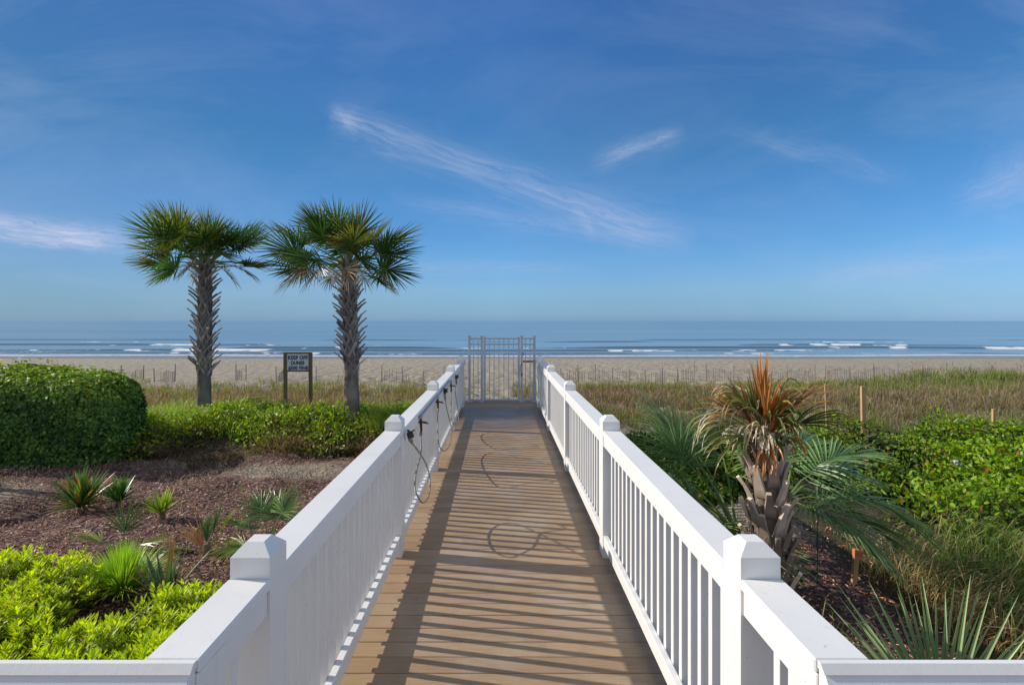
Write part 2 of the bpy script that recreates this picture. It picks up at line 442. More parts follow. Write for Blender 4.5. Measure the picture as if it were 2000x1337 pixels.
def make_ground():
    xs = axis(-15, 15, .12, -420, 420, 1.12); ys = axis(1, 30, .12, -80, 140, 1.09)
    X, Y = np.meshgrid(xs, ys); Z = terrain(X, Y)
    V = np.stack([X, Y, Z], -1).reshape(-1, 3)
    x, y = X.ravel(), Y.ravel()
    w = (fbm(x * .7, y * .7, 61) - .5) * 2.4
    mul = 1 - sst(10.2, 11.4, y + w * .6)
    sp_ = np.exp(-((x + 3.7) / 1.5) ** 2 - ((y - 9.7) / .8) ** 2) + .9 * np.exp(-((x + 9.0) / 1.7) ** 2 - ((y - 8.6) / .9) ** 2) + .5 * np.exp(-((x + 6.4) / 1.6) ** 2 - ((y - 10.2) / .8) ** 2)
    mul = mul * (1 - .85 * np.clip(sp_ * (.55 + .9 * fbm(x * 1.3, y * 1.3, 67)), 0, 1))
    mul = np.where(x > 0, (1 - sst(6.4, 7.3, y + w * .5)) * (1 - sst(4.0, 5.0, x + w * .4)), mul)
    veg = np.maximum(lv_mask(x, y), rv_mask(x, y)); veg = np.maximum(veg, .55 * dg_mask(x, y))
    veg = np.maximum(veg, sst(3.6, 4.6, x + w * .3) * (1 - sst(9, 10, y)) * .8)
    veg = np.maximum(veg, .8 * sst(10.4, 11.0, y + w * .4) * (1 - sst(11.4, 11.8, y)) * sst(-1.1, -1.3, x))
    under = sst(1.1, .9, abs(x)) * (1 - sst(12.4, 12.8, y)); mul = np.maximum(mul, under)
    wet = sst(76, 82, y + (fbm(x * .03, y * .1, 71) - .5) * 9)
    o = np_mesh('ground', V, [grid_faces(len(xs), len(ys))], GROUND, None, np.stack([mul, veg, wet], 1), True)
    tag(o, 'sandy ground with reddish mulch beds beside the boardwalk and pale beach beyond', None, None, 'structure')
make_ground()

def make_sea():
    zs = -4.2
    xs = axis(-120, 120, .6, -16000, 16000, 1.16); ys = axis(78, 165, .45, 78, 30000, 1.10)
    X, Y = np.meshgrid(xs, ys); x, y = X.ravel(), Y.ravel()
    yy = y - 4.5 * (fbm(x * .012, y * 0, 81, 3) - .5) * 2 - x * -.012
    z = np.zeros_like(x); foam = np.zeros_like(x); face = np.zeros_like(x)
    for k, (yc, A, thr) in enumerate([(95, .16, .50), (103, .24, .54), (113, .30, .60), (127, .28, .56), (146, .26, .60), (162, .18, 2)]):
        yc2 = yc + 5.0 * (fbm(x * .02, 0 * x + k * 3.3, 90 + k, 3) - .5)
        amp = A * (.15 + 1.15 * sst(.36, .62, fbm(x * .028, 0 * x + k * 7.7, 95 + k, 3)))
        d = yy - yc2
        prof = np.where(d < 0, np.exp(-(d / 1.1) ** 2), np.exp(-(d / 3.6) ** 2))
        z = z + amp * prof
        br = sst(thr, thr + .08, fbm(x * .035, 0 * x + k * 5.1, 103 + k, 3) * .7 + .3 * fbm(x * .35, y * .6, 173 + k, 3))
        lace = .25 + 1.05 * fbm(x * .7, y * .9, 111 + k, 3)
        foam = np.maximum(foam, br * sst(-3.2, -1.0, d) * (1 - sst(-.1, .6, d)) * lace * 1.1)
        face = np.maximum(face, sst(-2.2, -.9, d) * (1 - sst(-.1, .4, d)) * sst(.25, .6, amp / A))
    sw = (fbm(x * .02, y * .02, 121, 3) - .5) * 7
    foam = np.maximum(foam, (1 - sst(.3, 1.6, abs(yy - 89 + sw * .5))) * .8)
    foam = np.maximum(foam, (1 - sst(90, 135, yy)) * .56 * fbm(x * .10, y * .45, 131, 4))
    shallow = 1 - sst(88, 108, yy)
    z = z * (1 - sst(165, 260, y)) + zs + .05 * (fbm(x * .1, y * .3, 141) - .5)
    V = np.stack([x, y, z], 1)
    o = np_mesh('sea', V, [grid_faces(len(xs), len(ys))], SEA, None, np.stack([np.clip(foam, 0, 1), shallow, face], 1), True)
    tag(o, 'calm blue sea with low breakers rolling in', None, None, 'structure')
make_sea()

# ------------------------------------------------------------------ boardwalk
DECK_END = 12.62
def make_deck():
    mb = MB(); y = -2.2
    while y < DECK_END - .05:
        w = 2.9 if y < 1.45 else 1.005
        k = random.uniform(.80, 1.12); mb.cur = (k, k * random.uniform(.97, 1.02), k * random.uniform(.94, 1.03))
        if y > 1.45 and random.random() < .0: pass
        mb.box(-w, w, y + .003, y + .137, -.034 + random.uniform(-.0008, .0008), random.uniform(-.0012, .0012), .003)
        y += .14
    o = mb.build('boardwalk', DECK, None, color=True)
    tag(o, 'tan boarded walkway leading straight to the beach gate', None, None, 'structure')
    r = MB()
    for s in (-1, 1):
        r.box(s * .93, s * .972, 1.52, DECK_END - .03, -.30, -.037)
    r.box(-2.8, 2.8, 1.44, 1.48, -.30, -.037); r.box(-.02, .02, 1.52, DECK_END - .05, -.28, -.038)
    r.build('rim_board', DARKWOOD, o)
    for y in (1.3, 4.3, 6.74, 9.18, 11.6):
        for s in (-1, 1):
            p = MB(); p.box(s * .74, s * .88, y, y + .14, -2.0, -.302); p.build('pile', DARKWOOD, o)
    return o
make_deck()

POSTS = [1.80, 4.22, 6.66, 9.10, 11.56]
PH, CAPZ = 1.161, 1.046
def post_mesh(cx, y0):
    mb = MB(); h = .07; c = .036; zc = PH - .041; g = .002
    cy = y0 + .07
    rings = [(-.30, h), (zc, h), (PH - .002, h - c), (PH, h - c - g)]
    vs = []
    for z, w in rings:
        vs += [(cx - w, cy - w, z), (cx + w, cy - w, z), (cx + w, cy + w, z), (cx - w, cy + w, z)]
    fs = [(3, 2, 1, 0)]
    for i in range(3):
        for k in range(4):
            fs.append((i * 4 + k, i * 4 + (k + 1) % 4, i * 4 + 4 + (k + 1) % 4, i * 4 + 4 + k))
    fs.append((12, 13, 14, 15)); mb.add(vs, fs)
    return mb
def make_railing(s, label):
    root = empty('railing', (s * .90, 1.36, 0), label, 'railing', 'white railings on both sides of the boardwalk')
    ox, oy = s * .90, 1.36
    def local(mb): mb.v = [(a - ox, b - oy, c) for a, b, c in mb.v]; return mb
    for y in POSTS: local(post_mesh(s * (.90 + random.uniform(-.0025, .0025)), y)).build('post', WHITE, root)
    mb = MB(); mb.box(s * .83, s * .97, 1.374, 1.512, -.30, CAPZ - .04, .003); local(mb).build('corner_post', WHITE, root)
    spans = [(1.374, 1.80)] + [(POSTS[i] + .14, POSTS[i + 1]) for i in range(4)] + [(POSTS[4] + .14, 12.30)]
    for i, (a, b) in enumerate(spans):
        e = .001
        m = MB(); m.box(s * .826, s * .974, a + e, b - e, CAPZ - .038, CAPZ, .004); local(m).build('cap_rail', WHITE, root)
        a2 = 1.513 if i == 0 else a
        m = MB(); m.box(s * .836, s * .874, a2 + e, b - e, CAPZ - .128, CAPZ - .0395, .003); local(m).build('top_rail', WHITE, root)
        m = MB(); m.box(s * .836, s * .874, a2 + e, b - e, .095, .184, .003); local(m).build('bottom_rail', WHITE, root)
        n = max(1, round((b - a2) / .121) - 1); st = (b - a2) / (n + 1)
        for k in range(n):
            y = a2 + st * (k + 1)
            m = MB(); m.box(s * .8755, s * .9125, y - .0185, y + .0185, .104 + random.uniform(-.004, .004), CAPZ - .0405, .0015); local(m).build('baluster', WHITE, root)
    # the return along the edge of the landing
    def slope(name, x0, y0, z0, y1, z1):
        m = MB(); q = [(1.3728, z1), (y1, z1), (y0, z0), (1.3728, z0)]
        m.add([(s * xx, yy, zz) for xx in (x0, 2.85) for yy, zz in q], [(0, 1, 2, 3), (7, 6, 5, 4)] + [(k, (k + 1) % 4, 4 + (k + 1) % 4, 4 + k) for k in range(4)])
        local(m).build(name, WHITE, root)
    slope('return_cap', .832, 1.3585, CAPZ - .001, 1.342, CAPZ - .021)
    slope('return_rail', .836, 1.346, CAPZ - .0225, 1.285, CAPZ - .118)
    m = MB(); m.box(s * .976, s * 2.85, 1.40, 1.438, .095, .184, .002); local(m).build('return_bottom_rail', WHITE, root)
    x = 1.06
    while x < 2.8:
        m = MB(); m.box(s * x, s * (x + .037), 1.3745, 1.399, .06, CAPZ - .06, .0015); local(m).build('return_baluster', WHITE, root)
        x += .121
    m = MB(); m.box(s * 2.852, s * 2.99, 1.36, 1.5, -.3, CAPZ + .08, .004); local(m).build('return_post', WHITE, root)
    return root
make_railing(-1, 'white wooden railing with shower hoses hung on it, left of the boardwalk')
make_railing(1, 'sunlit white wooden railing without hoses, right of the boardwalk')

def side_railing():
    x, y0, y1 = -10.45, 2.6, 9.3
    root = empty('railing', (x, y0, 0), 'white slatted railing just left of the picture, shading the mulch with its slats', 'railing')
    src = bpy.data.objects.get('baluster')
    m = MB(); m.box(-.07, .07, 0, y1 - y0, CAPZ - .038, CAPZ, .004); m.build('cap_rail', WHITE, root)
    m = MB(); m.box(-.02, .02, .001, y1 - y0 - .001, CAPZ - .128, CAPZ - .0395, .003); m.build('top_rail', WHITE, root)
    m = MB(); m.box(-.02, .02, .001, y1 - y0 - .001, .095, .184, .003); m.build('bottom_rail', WHITE, root)
    b0 = None; y = .1
    while y < y1 - y0:
        if b0 is None:
            m = MB(); m.box(-.057, -.021, -.018, .018, .1, CAPZ - .0405, .0015); b0 = m.build('baluster', WHITE, root); o = b0
        else:
            o = b0.copy(); COL.objects.link(o); o.parent = root
        o.location = (0, y, 0); y += .121
    for y in (0, 2.2, 4.4, 6.6):
        m = MB(); m.box(-.072, .072, y - .07, y + .07, -1.2, CAPZ + .11, .01); m.build('post', WHITE, root)
    m = MB(); m.box(-3.5, .09, -.2, y1 - y0 + .05, -.14, -.002, .003); m.build('deck_edge', DECK, root)
side_railing()

# ------------------------------------------------------------------ gate
def make_gate():
    Y = 12.34
    g = empty('beach_gate', (0, Y, 0), 'white metal picket gate closing the far end of the boardwalk', 'gate')
    X = lambda px: px2x(px, Y)
    Z = lambda py: py2z(py, Y)
    zt = Z(657)
    for p0, p1 in ((914.8, 919.2), (939, 943.4), (1017, 1021), (1041.4, 1046)):
        m = MB(); m.box(X(p0), X(p1), -.028, .028, 0.012, zt, .003); m.box(X(p0) - .006, X(p1) + .006, -.034, .034, zt + .001, zt + .02, .004)
        m.box(X(p0) - .03, X(p1) + .03, -.06, .06, 0, .0118, .002)
        m.build('post', ALU, g)
    def panel(name, a, b, picks, stile):
        m = MB(); w = .013
        for zz in (661, 672):
            m.box(a, b, -.016, .016, Z(zz) - .018, Z(zz) + .018, .002)
        m.box(a, b, -.016, .016, Z(780.5) - .02, Z(780.5) + .02, .002)
        for q in picks: m.box(q - .009, q + .009, -.009, .009, Z(780.5) + .0205, zt - .03 if not stile else zt - .035, .001)
        if stile:
            m.box(a - .05, a - .001, -.022, .022, .03, zt - .006, .003); m.box(b + .001, b + .05, -.022, .022, .03, zt - .006, .003)
        return m.build(name, ALU, g)
    panel('side_panel', X(919.2) + .001, X(939) - .001, [X(924.8), X(933.8)], False)
    panel('side_panel', X(1021) + .001, X(1041.4) - .001, [X(1026.2), X(1035.3)], False)
    leaf = panel('gate_leaf', X(948.6), X(1011.2), [X(q) for q in (956, 965, 974.6, 984.2, 993.5, 1002.8)], True)
    m = MB(); m.box(X(1012.4), X(1017.4), -.05, -.023, Z(727), Z(712), .004); m.build('lock_box', ALU, leaf)
    m = MB(); m.box(X(1017.6), X(1020.2), -.06, -.03, Z(733), Z(728.5), .003); m.box(X(1017.8), X(1020.4), -.06, -.03, Z(712), Z(710.6), .002)
    m.box(X(1021.3), X(1022.6), -.045, -.029, Z(694), Z(688), .002); m.build('latch', BLACK, leaf)
    m = MB(); m.box(X(1021.5), X(1048), .03, .065, Z(707.6), Z(704.2), .003); m.build('crossbar', DARKWOOD, g)
    m = MB(); m.tube([(X(1037.3), .06, Z(780)), (X(1040.6), .06, Z(745))], .018, 6); m.build('brace', WHITE, g)
make_gate()
t = MB(); Yp = 15.0; t.box(-.05, .05, -.05, .05, -1.0, .58, .006)
o = t.build('wooden_post', DARKWOOD); o.location = (px2x(1005.5, Yp), Yp, float(terrain(px2x(1005.5, Yp), Yp)) + .05); o.rotation_euler = (0, R(1.5), 0)
o.data.transform(__import__('mathutils').Matrix.Scale(1, 4)); tag(o, 'short dark wooden post standing in the sand behind the beach gate', 'post')

# ------------------------------------------------------------------ hoses and pipe
def yz(px, py, xp):
    Y = (xp - CAMX) * F / (px - 976); return Y, py2z(py, Y)
XR = -.815
pipe = empty('water_pipe', (XR, 5.3, .9), 'thin grey water pipe with brass taps under the left railing cap', 'pipe')
def lp(o, pts): return [(p[0] - o.location.x, p[1] - o.location.y, p[2] - o.location.z) for p in pts]
sp = [yz(822, 826, XR), yz(855, 786, XR), yz(881, 754, XR)]
zt = CAPZ - .062
mb = MB(); y1 = sp[0][0]; y3 = sp[2][0]
mb.tube(lp(pipe, [(XR, y1, sp[0][1] + .03), (XR, y1, zt - .02), (XR, y1 + .02, zt), (XR, y3 - .02, zt), (XR, y3, zt - .02), (XR, y3, sp[2][1] + .03)]), .011, 8)
mb.tube(lp(pipe, [(XR, sp[1][0], zt), (XR, sp[1][0], sp[1][1] + .03)]), .011, 8)
mb.build('pipe_run', PIPE, pipe, True)
for k, (Y, z) in enumerate(sp):
    m = MB(); m.tube(lp(pipe, [(XR, Y, z + .045), (XR, Y, z + .01), (XR + .004, Y, z - .07)]), [.012, .015, .011], 8); m.tube(lp(pipe, [(XR - .03, Y, z + .01), (XR + .035, Y, z + .01)]), .010, 8)
    m.tube(lp(pipe, [(XR, Y, z - .07), (XR, Y, z - .12)]), .014, 8)
    s_ = m.build('tap', BRASS, pipe, True)
    m = MB(); m.tube(lp(pipe, [(XR + .045, Y - .015, z + .01), (XR + .065, Y + .05, z - .012)]), [.012, .008], 6); m.build('tap_handle', BLACK, s_)
    m = MB(); y = Y; m.box(XR - .02 - pipe.location.x, XR + .014 - pipe.location.x, Y - .035 - pipe.location.y, Y + .035 - pipe.location.y, z + .046 - pipe.location.z, z + .075 - pipe.location.z, .003); m.build('bracket', GREYMET, pipe)
hlab = ['beige shower hose nearest the camera, its loop hanging lowest over the deck', 'beige shower hose in the middle of the three on the left railing', 'beige shower hose farthest along the left railing, closest to the gate']
nz = [yz(795, 853, XR), yz(866, 766, XR), yz(889, 738, XR)]
loops = [[(822, 850, -.80), (822, 885, -.78), (814, 915, -.77), (810, 945, -.76), (814, 965, -.73), (826, 981, -.69), (837, 968, -.68), (840, 940, -.70), (833, 908, -.75), (820, 885, -.775), (806, 866, -.80)],
         [(855, 800, -.80), (855, 830, -.79), (855, 855, -.77), (860, 874, -.73), (868, 880, -.70), (876, 872, -.70), (881, 855, -.72), (880, 830, -.76), (873, 800, -.79), (869, 783, -.80)],
         [(881, 765, -.80), (881, 790, -.79), (881, 815, -.77), (886, 826, -.74), (893, 828, -.72), (896, 818, -.73), (893, 790, -.78), (889, 765, -.80), (889, 748, -.80)]]
def smooth_path(P, n=6):
    P = [np.array(p, float) for p in P]; out = []
    for i in range(len(P) - 1):
        p0 = P[max(i - 1, 0)]; p1 = P[i]; p2 = P[i + 1]; p3 = P[min(i + 2, len(P) - 1)]
        for k in range(n):
            t = k / n
            out.append(.5 * ((2 * p1) + (-p0 + p2) * t + (2 * p0 - 5 * p1 + 4 * p2 - p3) * t * t + (-p0 + 3 * p1 - 3 * p2 + p3) * t ** 3))
    out.append(P[-1]); return [tuple(p) for p in out]
for k in range(3):
    Y, z = nz[k]
    h = empty('shower_hose', (XR, sp[k][0], sp[k][1] - .1), hlab[k], 'hose', 'hoses hung along the left railing')
    pts = [(XR + .0, sp[k][0], sp[k][1] - .115)]
    for (px, py, xx) in loops[k]:
        yy, zz = yz(px, py, xx); pts.append((xx, yy, max(zz, .02)))
    end = (XR + .02, Y + .02, z - .10) if k else (XR + .025, Y + .10, z - .075)
    pts[-1] = end
    m = MB(); m.tube(lp(h, smooth_path(pts)), .0075, 8); m.build('hose', HOSE, h, True)
    d = Vector((XR + .02, Y, z)) - Vector(end); e = Vector(end)
    m = MB(); m.tube(lp(h, [e, e + d * .45, e + d * .5, e + d]), [.014, .018, .021, .016], 8); m.build('coupling', GREYMET, h, True)
    m = MB(); q = e + d
    m.tube(lp(h, [q - d * .15, q + Vector((.0, -.01, .03)), q + Vector((.02, -.05, .045)), q + Vector((.03, -.075, .02))]), [.019, .024, .021, .024], 8)
    m.tube(lp(h, [q + Vector((.02, -.01, .045)), q + Vector((.03, .06, .05)), q + Vector((.03, .09, .035))]), [.007, .006, .005], 6)
    m.tube(lp(h, [q + Vector((0, 0, .05)), q + Vector((-.02, 0, .06))]), .008, 6)
    m.build('nozzle', BLACK, h, True)

# ------------------------------------------------------------------ sign
def make_sign():
    Y = 15.0; X = lambda p: px2x(p, Y); Z = lambda p: py2z(p, Y)
    zb = float(terrain(X(582), Y))
    g = empty('warning_sign', (X(582), Y, zb), 'keep off dunes warning sign with blue letters on two wooden posts', 'sign')
    ox = X(582)
    for a, b in ((554.5, 560.5), (603.5, 609.5)):
        m = MB(); m.box(X(a) - ox, X(b) - ox, -.045, .045, -.4, Z(687.5) - zb, .004); m.build('post', FRAMEWOOD, g)
    m = MB(); m.box(X(560.7) - ox, X(603.3) - ox, -.03, .02, Z(690.5) - zb, Z(687.5) - zb, .003); m.box(X(560.7) - ox, X(603.3) - ox, -.03, .02, Z(725.5) - zb, Z(722.5) - zb, .003); m.build('frame', FRAMEWOOD, g)
    m = MB(); m.box(X(560.8) - ox, X(603.2) - ox, -.018, .008, Z(722.4) - zb, Z(690.6) - zb, .002); bd = m.build('board', SIGNW, g)
    for txt, py, x0, x1 in (('KEEP OFF', 698, 563.2, 601.6), ('DUNES', 708.3, 569, 595), ('$500 FINE', 718.3, 563.8, 602.3)):
        cu = bpy.data.curves.new('lettering', 'FONT'); cu.body = txt; cu.size = .15; cu.align_x = 'CENTER'; cu.align_y = 'CENTER'; cu.offset = .007; cu.extrude = .002; cu.space_character = 1.08
        to = bpy.data.objects.new('tmp_text', cu); COL.objects.link(to)
        bpy.context.view_layer.update()
        dg = bpy.context.evaluated_depsgraph_get(); me = bpy.data.meshes.new_from_object(to.evaluated_get(dg))
        bpy.data.objects.remove(to)
        xsv = [v.co.x for v in me.vertices]; ysv = [v.co.y for v in me.vertices]
        sx = (X(x1) - X(x0)) / (max(xsv) - min(xsv)); sy = .118 / (max(ysv) - min(ysv)); cxm = (max(xsv) + min(xsv)) / 2; cym = (max(ysv) + min(ysv)) / 2
        for v in me.vertices:
            v.co = ((v.co.x - cxm) * sx + (X(x0) + X(x1)) / 2 - ox, -.0205 - v.co.z, (v.co.y - cym) * sy + Z(py) - zb)
        me.materials.clear(); me.materials.append(BLUE)
        lo = bpy.data.objects.new('lettering', me); COL.objects.link(lo); lo.parent = bd
make_sign()

# ------------------------------------------------------------------ fronds, palms
def vlerp(a, b, t): return tuple(a[i] + (b[i] - a[i]) * t for i in range(3))
def frond(mb, origin, az, el, petiole, fan_r, n=34, costa=.3, amax=2.1, bend=.5, grav=.55, wid=.034, cbase=(.06, .12, .02), ctip=(.09, .17, .03), cpet=(.14, .17, .05), rng=random, twist=0.0, cup=.15, stations=6, jitter=.12, fold=.35):
    az_v = Vector((math.cos(az), math.sin(az), 0)); S0 = Vector((-math.sin(az), math.cos(az), 0)); Zv = Vector((0, 0, 1))
    L = petiole + costa; N = 12; pts = [Vector(origin)]; tans = []
    for i in range(N):
        e = el - bend * (i / (N - 1)) ** 1.5
        T = az_v * math.cos(e) + Zv * math.sin(e); tans.append(T); pts.append(pts[-1] + T * (L / N))
    tans.append(tans[-1])
    def at(d):
        q = min(max(d / L, 0), 1) * N; i = min(int(q), N - 1); f = q - i
        return pts[i].lerp(pts[i + 1], f), tans[i].lerp(tans[i + 1], f).normalized()
    np_ = 7
    pp = [at(petiole * k / (np_ - 1) + (costa * .8 if k == np_ - 1 else 0))[0] for k in range(np_)]
    mb.tube(pp, [wid * (.55 - .06 * k) for k in range(np_)], 5, [cpet] * np_, False)
    for i in range(n):
        s = -1 + 2 * (i + .5) / n + rng.uniform(-.3, .3) / n
        base, T = at(petiole + costa * (1 - abs(s)) ** .9)
        S = (S0 * math.cos(twist) + T.cross(S0) * math.sin(twist)).normalized(); U = T.cross(S).normalized()
        a = s * amax + rng.uniform(-.03, .03)
        D = (T * math.cos(a) + S * math.sin(a) + U * (cup + rng.uniform(-jitter, jitter))).normalized()
        ll = fan_r * (.62 + .38 * math.cos(a * .75)) * rng.uniform(.86, 1.08)
        step = ll / stations; p = base.copy(); vs = []; cs = []; fs = []
        g = grav * rng.uniform(.6, 1.4); w0 = wid * rng.uniform(.85, 1.15)
        br = rng.uniform(.75, 1.25)
        for k in range(stations + 1):
            t = k / stations
            W = D.cross(U)
            if W.length < 1e-3: W = S
            W.normalize(); Nn = W.cross(D).normalized()
            w = w0 * (.30 + 1.5 * t if t < .35 else .83 * (1 - ((t - .35) / .65) ** 1.6) + .02) * .5
            c = vlerp(cbase, ctip, t ** 1.5); c = tuple(x * br for x in c)
            vs += [p - W * w + Nn * w * fold, p - Nn * w * fold, p + W * w + Nn * w * fold]
            cs += [c, tuple(x * .8 for x in c), c]
            p = p + D * step; D = (D + Vector((0, 0, -1)) * g * (t ** 1.8 * 1.6 + .06) * 2.4 / stations).normalized()
        for k in range(stations):
            b = k * 3
            fs += [(b, b + 1, b + 4, b + 3), (b + 1, b + 2, b + 5, b + 4)]
        mb.add(vs, fs, cs)

def trunk_mesh(pts, rads, rng, cA, cB, n=16, rings=40):
    P = smooth_path([(*p, r) for p, r in zip(pts, rads)], 10)
    vs = []; fs = []; cs = []
    for i, q in enumerate(P):
        for k in range(n):
            a = 2 * math.pi * k / n
            nz_ = vnoise(a * 3 + 5, q[2] * 9, 5) - .5; ring = .5 + .5 * math.sin(q[2] * 75 + 2 * vnoise(a * 2, q[2] * 3, 8))
            r = q[3] * (1 + .10 * nz_ + .035 * ring)
            vs.append((q[0] + r * math.cos(a), q[1] + r * math.sin(a), q[2]))
            f = float(.55 * vnoise(a * 4, q[2] * 14, 3) + .45 * ring); cs.append(vlerp(cA, cB, f))
    for i in range(len(P) - 1):
        for k in range(n):
            k2 = (k + 1) % n
            fs.append((i * n + k, i * n + k2, (i + 1) * n + k2, (i + 1) * n + k))
    fs.append(tuple((len(P) - 1) * n + k for k in range(n)))
    m = MB(); m.add(vs, fs, cs); return m, P

def boots_mesh(P, z0, z1, count, rng, cA, cB, scale=1.0, out=.16, legs=True):
    m = MB(); Pz = [q[2] for q in P]
    def at(z): return [float(np.interp(z, Pz, [q[j] for q in P])) for j in (0, 1, 3)]
    for i in range(count):
        z = z0 + (z1 - z0) * i / count; a = i * 2.39996 + rng.uniform(-.12, .12)
        br = rng.uniform(.6, 1.25); ca = tuple(v * br for v in vlerp(cA, cB, rng.random())); cd = tuple(v * .45 for v in ca)
        def pt(da, dz, dr):
            x, y, r = at(z + dz); aa = a + da
            return (x + (r + dr) * math.cos(aa), y + (r + dr) * math.sin(aa), z + dz)
        def sd(da): aa = a + da; return (-math.sin(aa), math.cos(aa), 0)
        L = scale * rng.uniform(.85, 1.2); lean = out * rng.uniform(.7, 1.3) * scale; tw = rng.uniform(-.2, .2)
        if legs:
            for q in (-1, 1):
                m.ribbon([pt(q * .62, -.02, .005), pt(q * .36, .10 * L, .022), pt(q * .08, .20 * L, .045)], [.045 * scale, .055 * scale, .05 * scale], .022 * scale, [sd(q * .6), sd(q * .3), sd(0)], [cd, ca, ca])
            st = [pt(0, .17 * L, .045), pt(tw * .5, .26 * L, .07 + lean * .35), pt(tw, .36 * L, .08 + lean)]
            m.ribbon(st, [.085 * scale, .07 * scale, .05 * scale], .03 * scale, [sd(0)] * 3, [ca, ca, tuple(min(1, v * 1.3) for v in ca)])
        else:
            st = [pt(0, -.04, .0), pt(0, .06 * L, .03), pt(tw * .3, .18 * L, .05 + lean * .4), pt(tw * .5, .28 * L, .06 + lean)]
            m.ribbon(st, [.13 * scale, .10 * scale, .065 * scale, .05 * scale], .034 * scale, [sd(0)] * 4, [cd, ca, ca, tuple(min(1, v * 1.35) for v in ca)])
    return m

def make_palm(px, Y, base_py, top_py, label, seed, fr, lean=0.0, H=None):
    rng = random.Random(seed)
    X = px2x(px, Y); zb = float(terrain(X, Y)) - .05
    g = empty('palm_tree', (X, Y, zb), label, 'palm tree', 'cabbage palms beside the boardwalk')
    h = py2z(top_py, Y) - zb
    tp = [(0, 0, -.3), (0, 0, .0), (lean * .25, 0, h * .35), (lean * .6, 0, h * .7), (lean, 0, h)]
    m, P = trunk_mesh(tp, [.215, .19, .15, .135, .115], rng, (.06, .052, .048), (.20, .178, .158))
    m.build('trunk', BARK, g, color=True)
    bz = py2z(base_py, Y) - zb
    boots_mesh(P, bz, h - .12, 96, rng, (.15, .138, .132), (.30, .278, .262), .92).build('leaf_bases', BARK, g, color=True)
    for i, (az, el, pet, rad, kind) in enumerate(fr):
        m = MB(); b = rng.uniform(.8, 1.2)
        if kind == 'g':
            cb, ct = (.022 * b, .060 * b, .010), (.055 * b, .115 * b, .018)
            if rng.random() < .12: ct = (.17, .15, .045)
        elif kind == 'y': cb, ct = (.07, .11, .018), (.24, .17, .045)
        else: cb, ct = (.16, .125, .07), (.30, .24, .16)
        o = (tp[-1][0] + .06 * math.cos(az), .06 * math.sin(az), h - .12 + rng.uniform(-.08, .16))
        frond(m, o, az, el, pet, rad, n=42 if kind != 'd' else 28, costa=.26, amax=rng.uniform(1.75, 2.15), bend=rng.uniform(.2, .5) if kind != 'd' else .9, grav=.16 if kind != 'd' else .9, wid=.046 if kind != 'd' else .03,
              cbase=cb, ctip=ct, cpet=(.13, .16, .05) if kind != 'd' else (.2, .16, .09), rng=rng, twist=rng.uniform(-.9, .9), cup=rng.uniform(.05, .3))
        m.build('frond', FROND, g, color=True)
    # old flower stalks / fibres at the heart
    m = MB()
    for k in range(16):
        a = rng.uniform(0, 6.28); l = rng.uniform(.3, .65)
        m.tube([(tp[-1][0], 0, h - .1), (tp[-1][0] + .12 * math.cos(a), .12 * math.sin(a), h + l * .55), (tp[-1][0] + .3 * math.cos(a), .3 * math.sin(a), h + l)], [.03, .02, .01], 5, [(.15, .16, .06)] * 3)
    m.build('young_stalks', FROND, g, color=True)
    return g

def ring_fronds(seed, gap=None):
    rng = random.Random(seed); L = []
    for n, e0, e1, p, r in ((5, 68, 86, .48, .86), (7, 44, 64, .74, .88), (7, 20, 42, .86, .84), (6, -4, 16, .78, .78)):
        for k in range(n):
            az = 2 * math.pi * (k + rng.uniform(-.25, .25)) / n + n * .37
            if gap and e0 < 50 and min(abs((az - g0 + math.pi) % (2 * math.pi) - math.pi) for g0 in gap) < .42: continue
            L.append((az, R(rng.uniform(e0, e1)), p * rng.uniform(.85, 1.12), r * rng.uniform(.9, 1.1), 'g' if rng.random() < .94 else 'y'))
    for k in range(5):
        L.append((2 * math.pi * k / 5 + rng.uniform(-.3, .3), R(rng.uniform(-4, 14)), rng.uniform(.55, .75), rng.uniform(.5, .68), 'd'))
    return L
make_palm(398, 13.0, 733, 510, 'cabbage palm nearest the hedge, its crown even and rounded on both sides', 11, ring_fronds(5), .04)
f2 = ring_fronds(9, gap=[R(150), R(330)]) + [(R(172), R(34), 1.05, .95, 'g'), (R(188), R(16), 1.05, .95, 'g'), (R(180), R(2), .9, .85, 'g'), (R(200), R(6), .85, .75, 'd'), (R(5), R(34), .8, .95, 'g'), (R(-15), R(12), .75, .85, 'g')]
make_palm(688, 12.0, 722, 512, 'cabbage palm nearer the railing, with one frond reaching far out left', 23, f2, -.09)

# ------------------------------------------------------------------ leaf and blade clouds
def rand_unit(n):
    v = RNG.normal(size=(n, 3)); return v / np.linalg.norm(v, axis=1, keepdims=True)
def norm(v): return v / np.maximum(np.linalg.norm(v, axis=1, keepdims=True), 1e-6)
def leaf_arrays(P, D, N, L, W, col, fold=.25, curl=.15):
    n = len(P); D = norm(D); S = norm(np.cross(N, D)); U = np.cross(D, S)
    L = np.broadcast_to(np.asarray(L, float), (n,))[:, None]; W = np.broadcast_to(np.asarray(W, float), (n,))[:, None]
    def p(a, b): return P + D * L * a + S * W * b * .5 + U * (abs(b) * W * fold * .5 - curl * L * a * a)
    V = np.stack([p(0, 0), p(.35, .9), p(.72, .75), p(1, 0), p(.72, -.75), p(.35, -.9)], 1)
    i = np.arange(n)[:, None] * 6
    Fq = np.concatenate([i + np.array([[0, 1, 2, 3]]), i + np.array([[0, 3, 4, 5]])])
    C = np.repeat(col[:, None, :], 6, 1); C[:, 0] *= .75; C[:, 3] *= 1.1
    return V.reshape(-1, 3), Fq, C.reshape(-1, 3)
